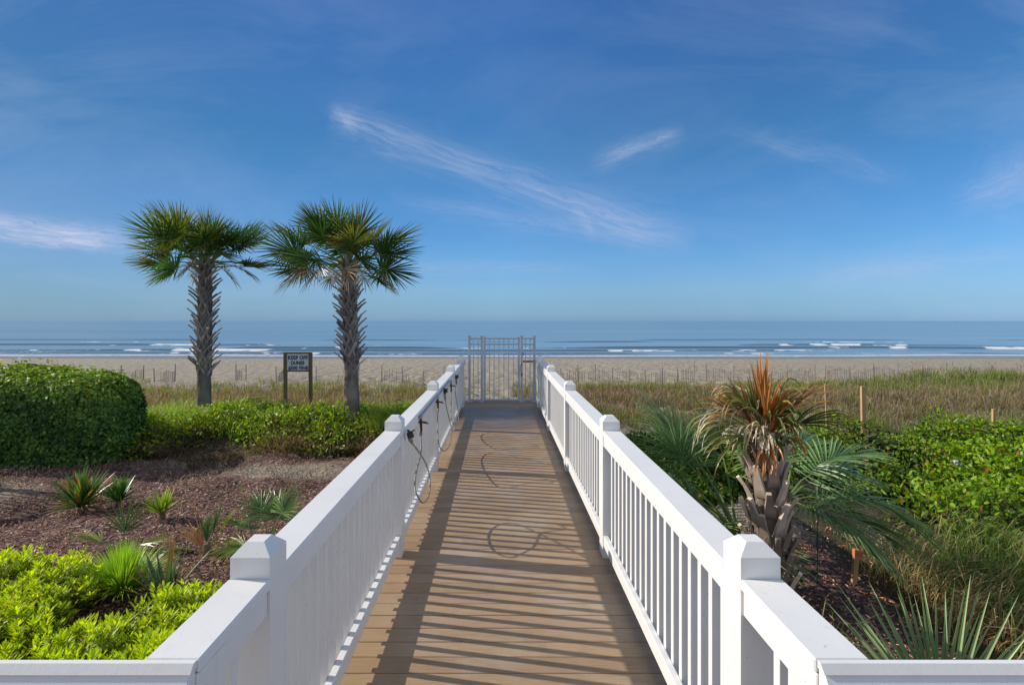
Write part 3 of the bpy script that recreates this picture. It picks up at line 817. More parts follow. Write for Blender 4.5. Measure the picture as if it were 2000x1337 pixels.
def blade_arrays(P, h, w, az, lean, cb, ct):
    n = len(P); d = np.stack([np.cos(az), np.sin(az), 0 * az], 1)
    fa = RNG.uniform(0, 2 * np.pi, n); s = np.stack([np.cos(fa), np.sin(fa), 0 * fa], 1) * (w / 2)[:, None]
    h = h[:, None]; lean = lean[:, None]; up = np.array([[0, 0, 1.0]])
    b = P; m1 = P + d * lean * h * .22 + up * h * .5; m2 = P + d * lean * h * .6 + up * h * (.86 - .15 * lean); t = P + d * lean * h * 1.05 + up * h * (1.03 - .45 * lean)
    V = np.stack([b - s, b + s, m1 - s * .85, m1 + s * .85, m2 - s * .5, m2 + s * .5, t], 1)
    i = np.arange(n)[:, None] * 7
    Q = np.concatenate([i + np.array([[0, 1, 3, 2]]), i + np.array([[2, 3, 5, 4]])]); T = i + np.array([[4, 5, 6]])
    C = np.stack([cb, cb, cb * .6 + ct * .4, cb * .6 + ct * .4, ct, ct, ct], 1)
    return V.reshape(-1, 3), Q, T, C.reshape(-1, 3)
def scatter(n, x0, x1, y0, y1, mask):
    x = RNG.uniform(x0, x1, n); y = RNG.uniform(y0, y1, n); k = RNG.random(n) < mask(x, y)
    return x[k], y[k]
def mixc(a, b, t): return np.asarray(a)[None, :] * (1 - t[:, None]) + np.asarray(b)[None, :] * t[:, None]

class Cloud:
    def __init__(s): s.V = []; s.Q = []; s.T = []; s.C = []; s.n = 0
    def put(s, V, Q, T, C):
        s.V.append(V); s.C.append(C); s.Q.append(Q + s.n)
        if T is not None: s.T.append(T + s.n)
        s.n += len(V)
    def leaves(s, *a, **k):
        V, Q, C = leaf_arrays(*a, **k); s.put(V, Q, None, C)
    def blades(s, *a): s.put(*blade_arrays(*a))
    def build(s, name, mat, parent=None):
        fl = [np.concatenate(s.Q)]
        if s.T: fl.append(np.concatenate(s.T))
        return np_mesh(name, np.concatenate(s.V), fl, mat, parent, np.concatenate(s.C))

# --- dune grass (stuff)
def make_dune_grass():
    c = Cloud()
    # far and middle clumps: tufts of blades
    x, y = scatter(26000, -34, 46, 11.2, 34, dg_mask)
    k = RNG.random(len(x)) < np.clip(16 / y, .45, 1); x, y = x[k], y[k]
    nb = 11
    tx = np.repeat(x, nb) + RNG.normal(0, .10, len(x) * nb); ty = np.repeat(y, nb) + RNG.normal(0, .10, len(x) * nb)
    zone = fbm(tx * .30, ty * .55, 201)                        # patches of live and dead
    band = np.where(tx > 0, sst(22, 25, ty + (zone - .5) * 6), sst(18, 21, ty)) ; near = (1 - sst(12.2, 16.5, ty + (zone - .5) * 5)) * np.where(tx < 0, .45, 1)
    live = np.clip(np.maximum(band * .75, near * .95) + (zone - .5) * .9, 0, 1)
    live = (RNG.random(len(tx)) < live * .8 + np.where(tx > 6, .26, .12)).astype(float)
    h = np.where(live > .5, RNG.uniform(.25, .55, len(tx)), RNG.uniform(.25, .6, len(tx))) * (1 + .5 * np.exp(-((tx - 24.5) / 3.6) ** 2))
    w = np.clip(.0011 * ty, .012, .028) * RNG.uniform(.5, 1.1, len(tx))
    az = RNG.uniform(0, 2 * np.pi, len(tx)); lean = RNG.uniform(.1, .9, len(tx))
    r = RNG.random(len(tx))
    dead_b = mixc((.06, .035, .028), (.17, .115, .085), r); dead_t = mixc((.14, .09, .07), (.40, .31, .22), r ** 1.5)
    live_b = mixc((.055, .075, .018), (.10, .12, .03), r); live_t = mixc((.12, .16, .035), (.25, .27, .10), r)
    cb = np.where(live[:, None] > .5, live_b, dead_b); ct = np.where(live[:, None] > .5, live_t, dead_t)
    P = np.stack([tx, ty, terrain(tx, ty) - .02], 1)
    c.blades(P, h, w, az, lean, cb, ct)
    # sea oats: tall stalks with heads
    x, y = scatter(1400, -20, 44, 14, 30, lambda a, b: dg_mask(a, b) * np.where(a > 12, sst(20, 27, b) + .06, .12))
    P = np.stack([x, y, terrain(x, y)], 1); n = len(x); h = RNG.uniform(.7, 1.15, n)
    one = np.ones((n, 3))
    c.blades(P, h, np.full(n, .011), RNG.uniform(0, 6.28, n), RNG.uniform(.05, .4, n), one * (.16, .11, .06), one * (.24, .17, .09))
    for q in range(5):
        P2 = P + np.stack([RNG.normal(0, .03, n), RNG.normal(0, .03, n), h * (.86 + .03 * q)], 1)
        c.blades(P2, RNG.uniform(.06, .13, n), np.full(n, .022), RNG.uniform(0, 6.28, n), RNG.uniform(.2, .9, n), one * (.20, .14, .08), one * (.30, .22, .13))
    o = c.build('dune_grass', GRASS); tag(o, 'olive and dry brown dune grass covering the low dune before the beach', 'dune grass', None, 'stuff')
make_dune_grass()

# --- leafy ground cover, left berm
def green(n, dark=(.03, .075, .008), bright=(.16, .25, .02), p=1.0):
    return mixc(dark, bright, RNG.random(n) ** p)
def clumps(c, n, x0, x1, y0, y1, mask, rr, squash, per, dark, bright, seed, zoff=0.0, red=.02):
    x, y = scatter(n * 6, x0, x1, y0, y1, mask); x, y = x[:n], y[:n]
    for cx, cy in zip(x, y):
        r = RNG.uniform(*rr) * (.7 + .6 * vnoise(cx * .7, cy * .7, seed)); m = int(per * (r / .4) ** 2)
        d = rand_unit(m); d[:, 2] = np.abs(d[:, 2]) * 1.1 - .15; rad = r * (RNG.random(m) ** .35) * (.75 + .5 * vnoise(d[:, 0] * 2.2 + cx, d[:, 1] * 2.2 + cy + d[:, 2], seed + 1))
        P = d * rad[:, None] * np.array([[1.15, 1.0, squash * 1.5]]) + np.array([[cx, cy, 0]])
        P[:, 2] += terrain(P[:, 0], P[:, 1]) + zoff
        tw = RNG.random() < .5
        k = np.clip((rad / r - .55) * 1.1 + d[:, 2] * .75 - .12 + RNG.normal(0, .18, m) + (vnoise(cx * .9, cy * .9, seed + 2) - .55) * .9, 0, 1) ** 1.25  # shade put into leaf colour: inner and low leaves near black, tops bright
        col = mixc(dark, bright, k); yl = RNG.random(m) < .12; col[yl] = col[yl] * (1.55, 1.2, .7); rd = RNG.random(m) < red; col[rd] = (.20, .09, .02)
        N = norm(rand_unit(m) * .9 + d * .5 + np.array([[-.2, -.2, .5]])); D = rand_unit(m); D[:, 2] -= .1
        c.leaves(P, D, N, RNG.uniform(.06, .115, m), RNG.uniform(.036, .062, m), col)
def make_left_cover():
    c = Cloud()
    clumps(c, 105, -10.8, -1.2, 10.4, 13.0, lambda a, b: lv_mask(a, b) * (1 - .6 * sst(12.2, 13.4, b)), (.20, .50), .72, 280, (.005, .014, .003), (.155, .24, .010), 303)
    # live grass on top
    x, y = scatter(52000, -14, -1.2, 11.2, 15.2, lambda a, b: sst(11.0, 11.9, b + (fbm(a * .8, b * .8, 307) - .5) * 2.4) * (1 - sst(13.0, 14.2, b)) * (.25 + .65 * sst(.35, .55, fbm(a * 1.3, b * 1.3, 308))))
    n = len(x); r = RNG.random(n)
    c.blades(np.stack([x, y, terrain(x, y)], 1), RNG.uniform(.25, .8, n) * (.35 + .9 * fbm(x * 1.2, y * 1.2, 319)), RNG.uniform(.008, .015, n), RNG.uniform(0, 6.28, n), RNG.uniform(.2, 1.1, n), mixc((.05, .10, .012), (.10, .16, .02), r), mixc((.15, .25, .02), (.30, .34, .07), r))
    # dead thatch hanging down the front slope
    x, y = scatter(9000, -8.5, -1.2, 9.9, 11.6, lambda a, b: sst(10.1, 10.7, b + (fbm(a, b, 309) - .5) * 1.8) * sst(.40, .6, fbm(a * .9, b * .9, 311) + .12))
    n = len(x); r = RNG.random(n)
    c.blades(np.stack([x, y, terrain(x, y) + RNG.uniform(0, .14, n)], 1), RNG.uniform(.12, .38, n), RNG.uniform(.006, .012, n), RNG.uniform(3.4, 6.0, n), RNG.uniform(.7, 1.5, n), mixc((.03, .018, .014), (.09, .055, .04), r), mixc((.07, .045, .035), (.36, .26, .18), r ** 2))
    o = c.build('ground_cover', LEAF); tag(o, 'lime green vines and grass with brown thatch, on the bank between hedge and boardwalk', 'ground cover', None, 'stuff')
make_left_cover()

def make_right_cover():
    c = Cloud()
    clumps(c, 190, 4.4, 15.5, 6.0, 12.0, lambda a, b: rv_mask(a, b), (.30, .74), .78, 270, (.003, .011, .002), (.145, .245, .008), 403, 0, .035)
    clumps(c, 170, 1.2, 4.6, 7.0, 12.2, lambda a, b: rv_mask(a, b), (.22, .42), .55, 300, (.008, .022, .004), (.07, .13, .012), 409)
    o = c.build('ground_cover', LEAF); tag(o, 'dense bright green vines sprawling over the sand right of the squat palm', 'ground cover', None, 'stuff')
    g = Cloud()   # long arching grass in front of the vines
    def mk(a, b): return sst(4.1, 4.9, a + np.where(b > 7, 3.0, 0) + (fbm(a, b, 411) - .5) * 1.2) * sst(4.0, 4.8, b) * (1 - sst(6.6, 7.6, b + (fbm(a * .8, b * .8, 413) - .5) * 2)) * (.15 + .85 * sst(.40, .55, fbm(a * .9, b * .9, 415)))
    x, y = scatter(15000, 2.4, 13, 3.6, 9.6, mk); nb = 3
    tx = np.repeat(x, nb) + RNG.normal(0, .05, len(x) * nb); ty = np.repeat(y, nb) + RNG.normal(0, .05, len(x) * nb); n = len(tx)
    dead = (RNG.random(n) < np.clip(.50 + (fbm(tx * .7, ty * .7, 417) - .5) * 2.2, .05, .95))[:, None]; r = RNG.random(n)
    cb = np.where(dead, mixc((.09, .055, .03), (.20, .13, .07), r), mixc((.02, .05, .012), (.06, .10, .02), r))
    ct = np.where(dead, mixc((.26, .18, .08), (.58, .45, .24), r), mixc((.08, .15, .03), (.20, .27, .07), r))
    g.blades(np.stack([tx, ty, terrain(tx, ty) - .01], 1), RNG.uniform(.18, .62, n) * (.55 + .8 * fbm(tx * 1.1, ty * 1.1, 431)), RNG.uniform(.006, .012, n), RNG.normal(-.6, 1.1, n), RNG.uniform(.35, 1.2, n), cb, ct)
    # grass tufts by the near rail on the right
    x, y = scatter(1500, 1.5, 3.2, 2.6, 4.6, lambda a, b: sst(.4, .6, fbm(a * 1.4, b * 1.4, 421)))
    n = len(x); r = RNG.random(n)
    g.blades(np.stack([x, y, terrain(x, y)], 1), RNG.uniform(.2, .6, n), RNG.uniform(.006, .012, n), RNG.uniform(0, 6.28, n), RNG.uniform(.2, 1, n), mixc((.03, .05, .012), (.07, .09, .02), r), mixc((.12, .16, .05), (.26, .27, .12), r))
    o = g.build('long_grass', GRASS); tag(o, 'long arching green and straw coloured grass below the vines on the right', 'grass', None, 'stuff')
make_right_cover()

# --- mulch chips and twigs
def make_mulch():
    c = Cloud()
    x, y = scatter(75000, -10.5, -1.0, 3.0, 10.6, lambda a, b: (1 - sst(9.0, 10.4, b + (fbm(a * .7, b * .7, 61) - .5) * 1.6)) * (1 - .8 * np.clip(np.exp(-((a + 3.9) / 1.9) ** 2 - ((b - 9.6) / .95) ** 2) + .9 * np.exp(-((a + 9.0) / 1.7) ** 2 - ((b - 8.6) / .9) ** 2), 0, 1)))
    x2, y2 = scatter(9000, 1.1, 5.2, 2.8, 7.4, lambda a, b: .8 * (1 - sst(4.0, 5.0, a)))
    x = np.concatenate([x, x2]); y = np.concatenate([y, y2])
    n = len(x); r = RNG.random(n) ** 1.4
    col = mixc((.07, .030, .024), (.45, .26, .19), r); tan = RNG.random(n) < .08; col[tan] = (.58, .47, .37)
    col[(x > 0)] *= (2.0, 1.55, 1.2)  # chips on the right brightened in colour against the railing's shadow
    D = rand_unit(n); D[:, 2] *= .35; N = norm(rand_unit(n) * .45 + np.array([[0, 0, 1.0]]))
    c.leaves(np.stack([x, y, terrain(x, y) + RNG.uniform(.0, .018, n)], 1), D, N, RNG.uniform(.025, .075, n), RNG.uniform(.008, .018, n), col, fold=.1, curl=.05)
    # straw and dead stems
    x, y = scatter(5200, -10, -1.0, 6.5, 11.2, lambda a, b: sst(.42, .62, fbm(a * 1.1, b * 1.1, 507) + .08 * (b - 9)))
    n = len(x); r = RNG.random(n)
    c.blades(np.stack([x, y, terrain(x, y) + .005], 1), RNG.uniform(.06, .24, n), RNG.uniform(.005, .010, n), RNG.uniform(0, 6.28, n), RNG.uniform(.8, 1.8, n), mixc((.08, .05, .04), (.2, .15, .11), r), mixc((.12, .08, .06), (.5, .42, .32), r ** 1.5))
    # weeds and litter blades
    x, y = scatter(2600, -9.5, -1.0, 5.0, 10, lambda a, b: sst(.52, .7, fbm(a * 1.6, b * 1.6, 501)))
    n = len(x); r = RNG.random(n)
    c.leaves(np.stack([x, y, terrain(x, y) + .02], 1), rand_unit(n) * (1, 1, .3), norm(rand_unit(n) * .4 + np.array([[0, 0, 1.]])), RNG.uniform(.03, .06, n), RNG.uniform(.02, .035, n), mixc((.06, .10, .015), (.20, .22, .04), r))
    o = c.build('mulch', MULCH); tag(o, 'reddish brown wood mulch chips strewn over the planting beds', 'mulch', None, 'stuff')
make_mulch()

# ------------------------------------------------------------------ hedge
def make_hedge():
    x0, x1, y0, y1 = -15.5, -7.75, 9.9, 11.7; zb = -.95; ht = 1.85
    cx, cy = (x0 + x1) / 2, (y0 + y1) / 2; hx, hy = (x1 - x0) / 2, (y1 - y0) / 2
    g = empty('hedge', (cx, cy, zb), 'big clipped dark green hedge with a rounded end at the left edge', 'hedge')
    def surf(d):     # directions -> superellipsoid point and normal
        e = 5.0
        a = np.abs(d / np.array([[hx, hy, ht]]))
        k = (a ** e).sum(1) ** (-1 / e)
        P = d * k[:, None]; n = np.sign(P) * (np.abs(P) / np.array([[hx, hy, ht]])) ** (e - 1) / np.array([[hx, hy, ht]])
        return P, norm(n)
    # sample: uniform on box faces, projected
    n = 95000; f = RNG.random(n)
    D = np.zeros((n, 3)); u = RNG.uniform(-1, 1, n); v = RNG.random(n)
    areas = np.array([2 * hx * ht, 2 * hx * 2 * hy, 2 * hy * ht]); cum = np.cumsum(areas / areas.sum())
    fr = f < cum[0]; tp = (f >= cum[0]) & (f < cum[1]); en = f >= cum[1]
    D[fr] = np.stack([u[fr] * hx, np.full(fr.sum(), -hy), v[fr] * ht], 1)
    D[tp] = np.stack([u[tp] * hx, (v[tp] * 2 - 1) * hy, np.full(tp.sum(), ht)], 1)
    D[en] = np.stack([np.full(en.sum(), hx), u[en] * hy, v[en] * ht], 1)
    k = D[:, 0] > -hx * .4; D = D[k]; n = len(D)
    P, N = surf(D)
    P[:, 2] *= 1 + .065 * P[:, 1] / hy
    bump = (fbm(P[:, 0] * 1.6 + 50, P[:, 1] * 1.6 + P[:, 2] * 1.6, 601) - .5) * .26
    P = P + N * (bump - RNG.random(n) ** 1.5 * .15)[:, None]
    st_ = (RNG.random(n) < .03) * RNG.uniform(.03, .17, n); P = P + N * st_[:, None] * np.array([[.5, .5, 1]])
    P[:, 2] = np.where(P[:, 2] < .03, RNG.uniform(-.05, .25, n), P[:, 2])
    nn = norm(N + rand_unit(n) * .75); dd = rand_unit(n); dd = norm(dd - (dd * nn).sum(1, keepdims=True) * nn + np.array([[0, 0, -.2]]))
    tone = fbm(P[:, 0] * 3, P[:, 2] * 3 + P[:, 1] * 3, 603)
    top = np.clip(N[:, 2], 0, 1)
    col = mixc((.012, .036, .010), (.085, .165, .030), np.clip(tone * .9 + RNG.normal(0, .30, n), 0, 1)); col = col + top[:, None] ** 1.5 * np.array([[.17, .18, .004]]) * RNG.random((n, 1))  # sunlit top put into the leaf colour by upward normal
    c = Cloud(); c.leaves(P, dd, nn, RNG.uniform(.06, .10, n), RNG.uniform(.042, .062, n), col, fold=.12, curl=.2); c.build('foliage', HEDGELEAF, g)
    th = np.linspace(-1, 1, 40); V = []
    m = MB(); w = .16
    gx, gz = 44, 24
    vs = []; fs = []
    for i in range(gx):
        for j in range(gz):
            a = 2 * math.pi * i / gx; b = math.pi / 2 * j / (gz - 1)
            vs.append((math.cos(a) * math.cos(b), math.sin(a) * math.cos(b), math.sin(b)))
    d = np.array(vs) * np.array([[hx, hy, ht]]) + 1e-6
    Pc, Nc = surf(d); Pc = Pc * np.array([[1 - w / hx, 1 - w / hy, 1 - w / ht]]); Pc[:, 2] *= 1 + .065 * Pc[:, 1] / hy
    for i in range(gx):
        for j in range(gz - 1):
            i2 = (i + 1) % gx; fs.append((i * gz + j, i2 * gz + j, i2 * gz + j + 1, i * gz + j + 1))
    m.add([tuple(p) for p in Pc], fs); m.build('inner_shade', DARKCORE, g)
    m = MB()
    for k in range(26):
        x = RNG.uniform(-.4 * hx, hx - .3); y = RNG.uniform(-hy + .1, -hy + .8)
        m.tube([(x, y, -.1), (x + RNG.normal(0, .08), y, .2), (x + RNG.normal(0, .2), y, .5)], [.02, .015, .01], 5)
    m.build('stem', TWIG, g)
make_hedge()

# ------------------------------------------------------------------ bed plants on the left
def rosette(px, py, Y, label, n, L, W, cb, ct, seed, name='yucca', cat='yucca', el=(15, 85), droop=.5, tips=None, group=None, trunk_h=0.06, dead=0):
    rng = random.Random(seed); X = px2x(px, Y); zb = float(terrain(X, Y))
    g = empty(name, (X, Y, zb), label, cat, group)
    m = MB()
    for k in range(n + dead):
        isd = k >= n
        az = rng.uniform(0, 6.28); e = R(rng.uniform(*el)) if not isd else R(rng.uniform(-12, 12)); l = L * rng.uniform(.7, 1.1) * (.8 if isd else 1); w = W * rng.uniform(.8, 1.15)
        D = Vector((math.cos(az) * math.cos(e), math.sin(az) * math.cos(e), math.sin(e))); S = Vector((-math.sin(az), math.cos(az), 0)); p = Vector((math.cos(az) * .03, math.sin(az) * .03, trunk_h))
        b = rng.uniform(.7, 1.3); c0 = tuple(v * b for v in cb); c1 = tuple(v * b for v in ct)
        if tips and rng.random() < .3: c1 = tips
        if isd: c0, c1 = (.14, .09, .05), (.26, .17, .09)
        vs = []; cs = []; fs = []; K = 5
        for i in range(K + 1):
            t = i / K; ww = w * .5 * (.6 + .9 * t if t < .4 else .96 * (1 - ((t - .4) / .6) ** 1.8) + .01)
            U = D.cross(S)
            U = -U if U.z < 0 else U
            vs += [p - S * ww + U * ww * .35, p.copy(), p + S * ww + U * ww * .35]; c = vlerp(c0, c1, t); cs += [c, tuple(v * .8 for v in c), c]
            p = p + D * (l / K); D = (D + Vector((0, 0, -droop * t * .35))).normalized()
        for i in range(K):
            q = i * 3; fs += [(q, q + 1, q + 4, q + 3), (q + 1, q + 2, q + 5, q + 4)]
        m.add(vs, fs, cs)
    m.build('leaves', FROND, g, color=True)
    if trunk_h > .05:
        s = MB(); s.tube([(0, 0, -.1), (0, 0, trunk_h + .03)], [.05, .035], 8, [(.12, .09, .06)] * 2); s.build('stem', BARK, g, color=True)
    return g
rosette(158, 995, 7.7, 'large dark green yucca with orange leaf tips in front of the hedge', 95, .56, .055, (.03, .09, .02), (.06, .15, .03), 1, tips=(.34, .15, .03), dead=22, trunk_h=.12)
rosette(232, 975, 8.0, 'smaller dark yucca just right of the large orange tipped yucca', 48, .42, .055, (.03, .09, .02), (.06, .15, .02), 2, el=(35, 88), dead=14, trunk_h=.1)
rosette(316, 1005, 7.4, 'compact yellow green yucca alone on the mulch', 50, .34, .045, (.09, .15, .02), (.26, .31, .03), 3, el=(30, 88), trunk_h=.08)
rosette(240, 1150, 5.45, 'fine bladed lime green grass tuft behind the lime shrubs', 800, .56, .010, (.10, .17, .015), (.28, .40, .03), 4, 'grass_tuft', 'grass tuft', el=(25, 88), droop=1.1, trunk_h=.0)
rosette(322, 1165, 5.3, 'dark blue green spiky yucca with a brown leaf, poking out of the lime shrubs', 24, .62, .038, (.03, .06, .035), (.07, .12, .06), 5, el=(30, 85), tips=(.28, .12, .03), droop=.25)

def palmetto(px, Y, label, fronds, seed, group=None, zoff=0.0, name='palmetto', cat='palmetto', wid=.028, n=24, cb=(.04, .085, .018), ct=(.10, .16, .035), grav=.3, stem=True, oz=0.0):
    rng = random.Random(seed); X = px2x(px, Y); zb = float(terrain(X, Y)) + zoff
    g = empty(name, (X, Y, zb), label, cat, group)
    for (az, el, pet, rad, costa, amax, *k) in fronds:
        m = MB(); b = rng.uniform(.8, 1.2); c0, c1 = tuple(v * b for v in cb), tuple(v * b for v in ct); cp = (.12, .15, .05)
        if k and k[0] == 'd': c0, c1, cp = (.26, .12, .04), (.34, .20, .08), (.25, .15, .07)
        if k and k[0] == 'y': c0, c1 = (.10, .14, .02), (.24, .25, .05)
        frond(m, (0, 0, oz), R(az), R(el), pet, rad, n=n, costa=costa, amax=amax, bend=k[1] if len(k) > 1 else .5, grav=grav, wid=wid, cbase=c0, ctip=c1, cpet=cp, rng=rng, twist=(k[2] if len(k) > 2 else rng.uniform(-.4, .4)), cup=.1, jitter=.06)
        m.build('frond', FROND, g, color=True)
    if stem:
        s = MB(); s.tube([(0, 0, -.15), (0, 0, .05 + oz * .6), (0, 0, .12 + oz)], [.07, .06, .03], 8, [(.12, .09, .06)] * 3); s.build('stem', BARK, g, color=True)
    return g
palmetto(236, 6.3, 'young palmetto with one upright fan and one flat fan lying left', [(95, 75, .22, .42, .05, 1.2, 'g', .1, .0), (175, 30, .28, .42, .05, .9, 'y', .3), (20, 25, .2, .36, .05, .8, 'y', .4), (300, 40, .15, .3, .05, 1.0)], 31, n=13, wid=.024)
palmetto(402, 6.35, 'young palmetto with one orange brown dead fan on the mulch', [(150, 45, .08, .42, .05, .5, 'd', .3), (60, 70, .2, .40, .05, .35, 'g', .1), (20, 60, .22, .36, .05, .4, 'y', .1), (185, 25, .12, .4, .05, .6, 'y', .4), (110, 72, .12, .36, .05, .4)], 32, n=11, wid=.022)
palmetto(528, 6.6, 'bushy green palmetto beside the left railing', [(100, 62, .34, .42, .1, 1.9), (165, 40, .35, .45, .1, 1.8), (30, 45, .35, .42, .1, 1.9), (215, 25, .3, .42, .1, 1.6, 'y'), (330, 35, .3, .4, .1, 1.8), (265, 38, .25, .42, .1, 1.8), (60, 75, .4, .4, .1, 1.7), (135, 58, .42, .4, .1, 1.8), (190, 12, .35, .36, .1, 1.4, 'y')], 33, n=26, wid=.026, ct=(.16, .24, .07), grav=.45)

# lime shrubs in the left foreground
def shrub(x, y, r, h, label, seed):
    zb = float(terrain(x, y)); g = empty('shrub', (x, y, zb), label, 'shrub', 'lime green shrubs in the left foreground')
    h = h * .84; nt = int(150 * (r / .5) ** 2); c = Cloud()
    a = RNG.uniform(0, 6.28, nt); q = RNG.random(nt) ** .55; bx = np.cos(a) * q * r * 1.1; by = np.sin(a) * q * r * 1.1
    top = h * (1.08 - .55 * q ** 2) * RNG.uniform(.5, 1.25, nt)
    lx, ly = bx + RNG.normal(0, .05, nt), by + RNG.normal(0, .05, nt)
    m = MB()
    for k in range(nt):
        m.tube([(bx[k] * .4, by[k] * .4, -.03), (bx[k] * .85, by[k] * .85, top[k] * .55), (lx[k], ly[k], top[k])], [.006, .004, .002], 4)
    m.build('twigs', TWIG, g)
    nl = 34; n = nt * nl
    s = RNG.random(n) ** .75; top_ = np.repeat(top, nl); f = .42 + .58 * s
    ax = np.repeat(bx, nl) * .85 * (1 - s) + np.repeat(lx, nl) * s; ay = np.repeat(by, nl) * .85 * (1 - s) + np.repeat(ly, nl) * s
    aa = RNG.uniform(0, 6.28, n); P = np.stack([ax + np.cos(aa) * .012, ay + np.sin(aa) * .012, top_ * f], 1)
    up = .35 + 1.5 * s ** 2 + RNG.normal(0, .2, n)
    D = norm(np.stack([np.cos(aa), np.sin(aa), up], 1)); N = norm(np.stack([-np.cos(aa) * up, -np.sin(aa) * up, np.ones(n)], 1) + rand_unit(n) * .35)
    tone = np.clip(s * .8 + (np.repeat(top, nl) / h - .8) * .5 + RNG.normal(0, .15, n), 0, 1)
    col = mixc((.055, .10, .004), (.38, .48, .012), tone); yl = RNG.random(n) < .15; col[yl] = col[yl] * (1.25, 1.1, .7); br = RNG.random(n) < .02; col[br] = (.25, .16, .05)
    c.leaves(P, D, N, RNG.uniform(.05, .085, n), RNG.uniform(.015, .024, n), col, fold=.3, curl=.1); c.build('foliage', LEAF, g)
SH = [(-4.95, 4.55, .48, .44, 'lime green shrub, second row, cut off by the left edge of the picture'),
      (-4.75, 3.75, .45, .40, 'lime green shrub in the bottom left corner, cut off by the left edge'),
      (-5.35, 5.35, .50, .46, 'lime green shrub at the far left edge of the foreground bed'),
      (-4.55, 5.15, .48, .44, 'lime green shrub, back row, left of the fine grass tuft'),
      (-3.02, 4.75, .42, .42, 'lime green shrub just in front of the spiky dark yucca'),
      (-2.45, 4.85, .36, .42, 'small lime green shrub nearest the left railing post'),
      (-4.35, 4.35, .50, .44, 'lime green shrub, second row, on the left beside a bare patch of mulch'),
      (-3.45, 4.15, .45, .42, 'lime green shrub, second row, in the middle of the foreground bed'),
      (-2.70, 4.05, .42, .42, 'lime green shrub leaning against the left railing cap'),
      (-4.05, 3.60, .45, .40, 'lime green shrub at the bottom left, just above the return rail'),
      (-3.15, 3.45, .45, .40, 'lime green shrub at the bottom, right above the return rail corner'),
      (-2.35, 3.50, .36, .38, 'lowest lime green shrub tucked beside the left railing')]
for i, a in enumerate(SH): shrub(*a, i)

# ------------------------------------------------------------------ squat palm on the right and palmettos
def make_squat_palm():
    rng = random.Random(77); Y = 5.2; X = px2x(1502, Y); zb = float(terrain(X, Y)) - .03
    g = empty('palm_tree', (X, Y, zb), 'squat palm with browned drooping crown and chunky leaf stubs, right of the boardwalk', 'palm tree')
    h = py2z(842, Y) - zb
    tp = [(0, 0, -.2), (0, 0, 0), (-.01, 0, h * .4), (-.03, 0, h * .75), (-.05, 0, h)]
    m, P = trunk_mesh(tp, [.175, .16, .135, .12, .105], rng, (.07, .05, .038), (.22, .17, .13)); m.build('trunk', BARK, g, color=True)
    boots_mesh(P, .05, h - .26, 42, rng, (.20, .15, .115), (.43, .34, .27), .95, .075, False).build('leaf_bases', BARK, g, color=True)
    boots_mesh(P, h - .40, h - .02, 9, rng, (.22, .16, .12), (.44, .35, .27), .8, .04, False).build('leaf_bases', BARK, g, color=True)
    top = (-.05, 0, h)
    BR = ((.20, .065, .015), (.36, .17, .06)); GRY = ((.24, .19, .14), (.46, .40, .33)); OL = ((.06, .085, .018), (.24, .16, .05)); GR = ((.025, .06, .012), (.07, .12, .025))
    L = []
    for k in range(6): L.append((rng.uniform(0, 6.28), rng.uniform(55, 82), rng.uniform(.06, .2), rng.uniform(.36, .56), .05, rng.uniform(.15, .4), rng.choice([BR, BR, OL]), .25, rng.uniform(.1, .6)))
    L += [(R(95), 88, .22, .56, .05, .12, BR, .0, .02), (R(70), 86, .26, .60, .05, .08, BR, .0, .02), (R(120), 84, .18, .5, .05, .10, OL, .0, .05)]
    L += [(R(5), 58, .30, .52, .12, .6, BR, .4, .9), (R(-20), 48, .26, .50, .12, .5, OL, .5, 1.2), (R(175), 52, .26, .50, .12, .5, BR, .5, 1.0), (R(205), 30, .2, .56, .1, .6, OL, .6, 1.6)]
    for k in range(20): L.append((rng.uniform(0, 6.28), rng.uniform(48, 84), rng.uniform(.08, .30), rng.uniform(.34, .70), .05, rng.uniform(.15, .7), rng.choice([GRY, GRY, BR, BR, OL, GR]), rng.uniform(.2, .8), rng.uniform(1.8, 4.5)))
    for k in range(12): L.append((rng.uniform(0, 6.28), rng.uniform(5, 55), rng.uniform(.03, .14), rng.uniform(.20, .46), .05, rng.uniform(.2, .8), rng.choice([GRY, GRY, OL, GR, BR]), rng.uniform(.6, 1.4), rng.uniform(2, 6)))
    m = MB()
    for k in range(170):
        z = rng.uniform(.1, h); a = rng.uniform(0, 6.28); rr = .15 + rng.uniform(0, .05); da = rng.uniform(-.5, .5); dz = rng.uniform(-.16, .10)
        cc = vlerp((.12, .085, .055), (.40, .32, .24), rng.random())
        m.tube([(rr * math.cos(a), rr * math.sin(a), z), ((rr + .03) * math.cos(a + da * .5), (rr + .03) * math.sin(a + da * .5), z + dz * .4), ((rr + rng.uniform(0, .07)) * math.cos(a + da), (rr + .04) * math.sin(a + da), z + dz)], [.004, .003, .002], 4, [cc] * 3)
    tag(m.build('trunk_fibre', BARK, g, color=True), kind='stuff')
    for az, el, pet, rad, costa, am, (c0, c1), bend, gr in L:
        m = MB(); b = rng.uniform(.75, 1.25)
        frond(m, (top[0] + .04 * math.cos(az), .04 * math.sin(az), h - rng.uniform(0, .12)), az, R(el), pet, rad, n=rng.randint(5, 11), costa=costa, amax=am, bend=bend, grav=gr, wid=rng.uniform(.026, .044), cbase=tuple(v * b for v in c0), ctip=tuple(v * b for v in c1), cpet=(.26, .18, .10), rng=rng, twist=rng.uniform(-.6, .6), cup=.1, stations=8, jitter=.35)
        m.build('frond', FROND, g, color=True)
make_squat_palm()
DG = dict(cb=(.055, .105, .035), ct=(.19, .26, .105))
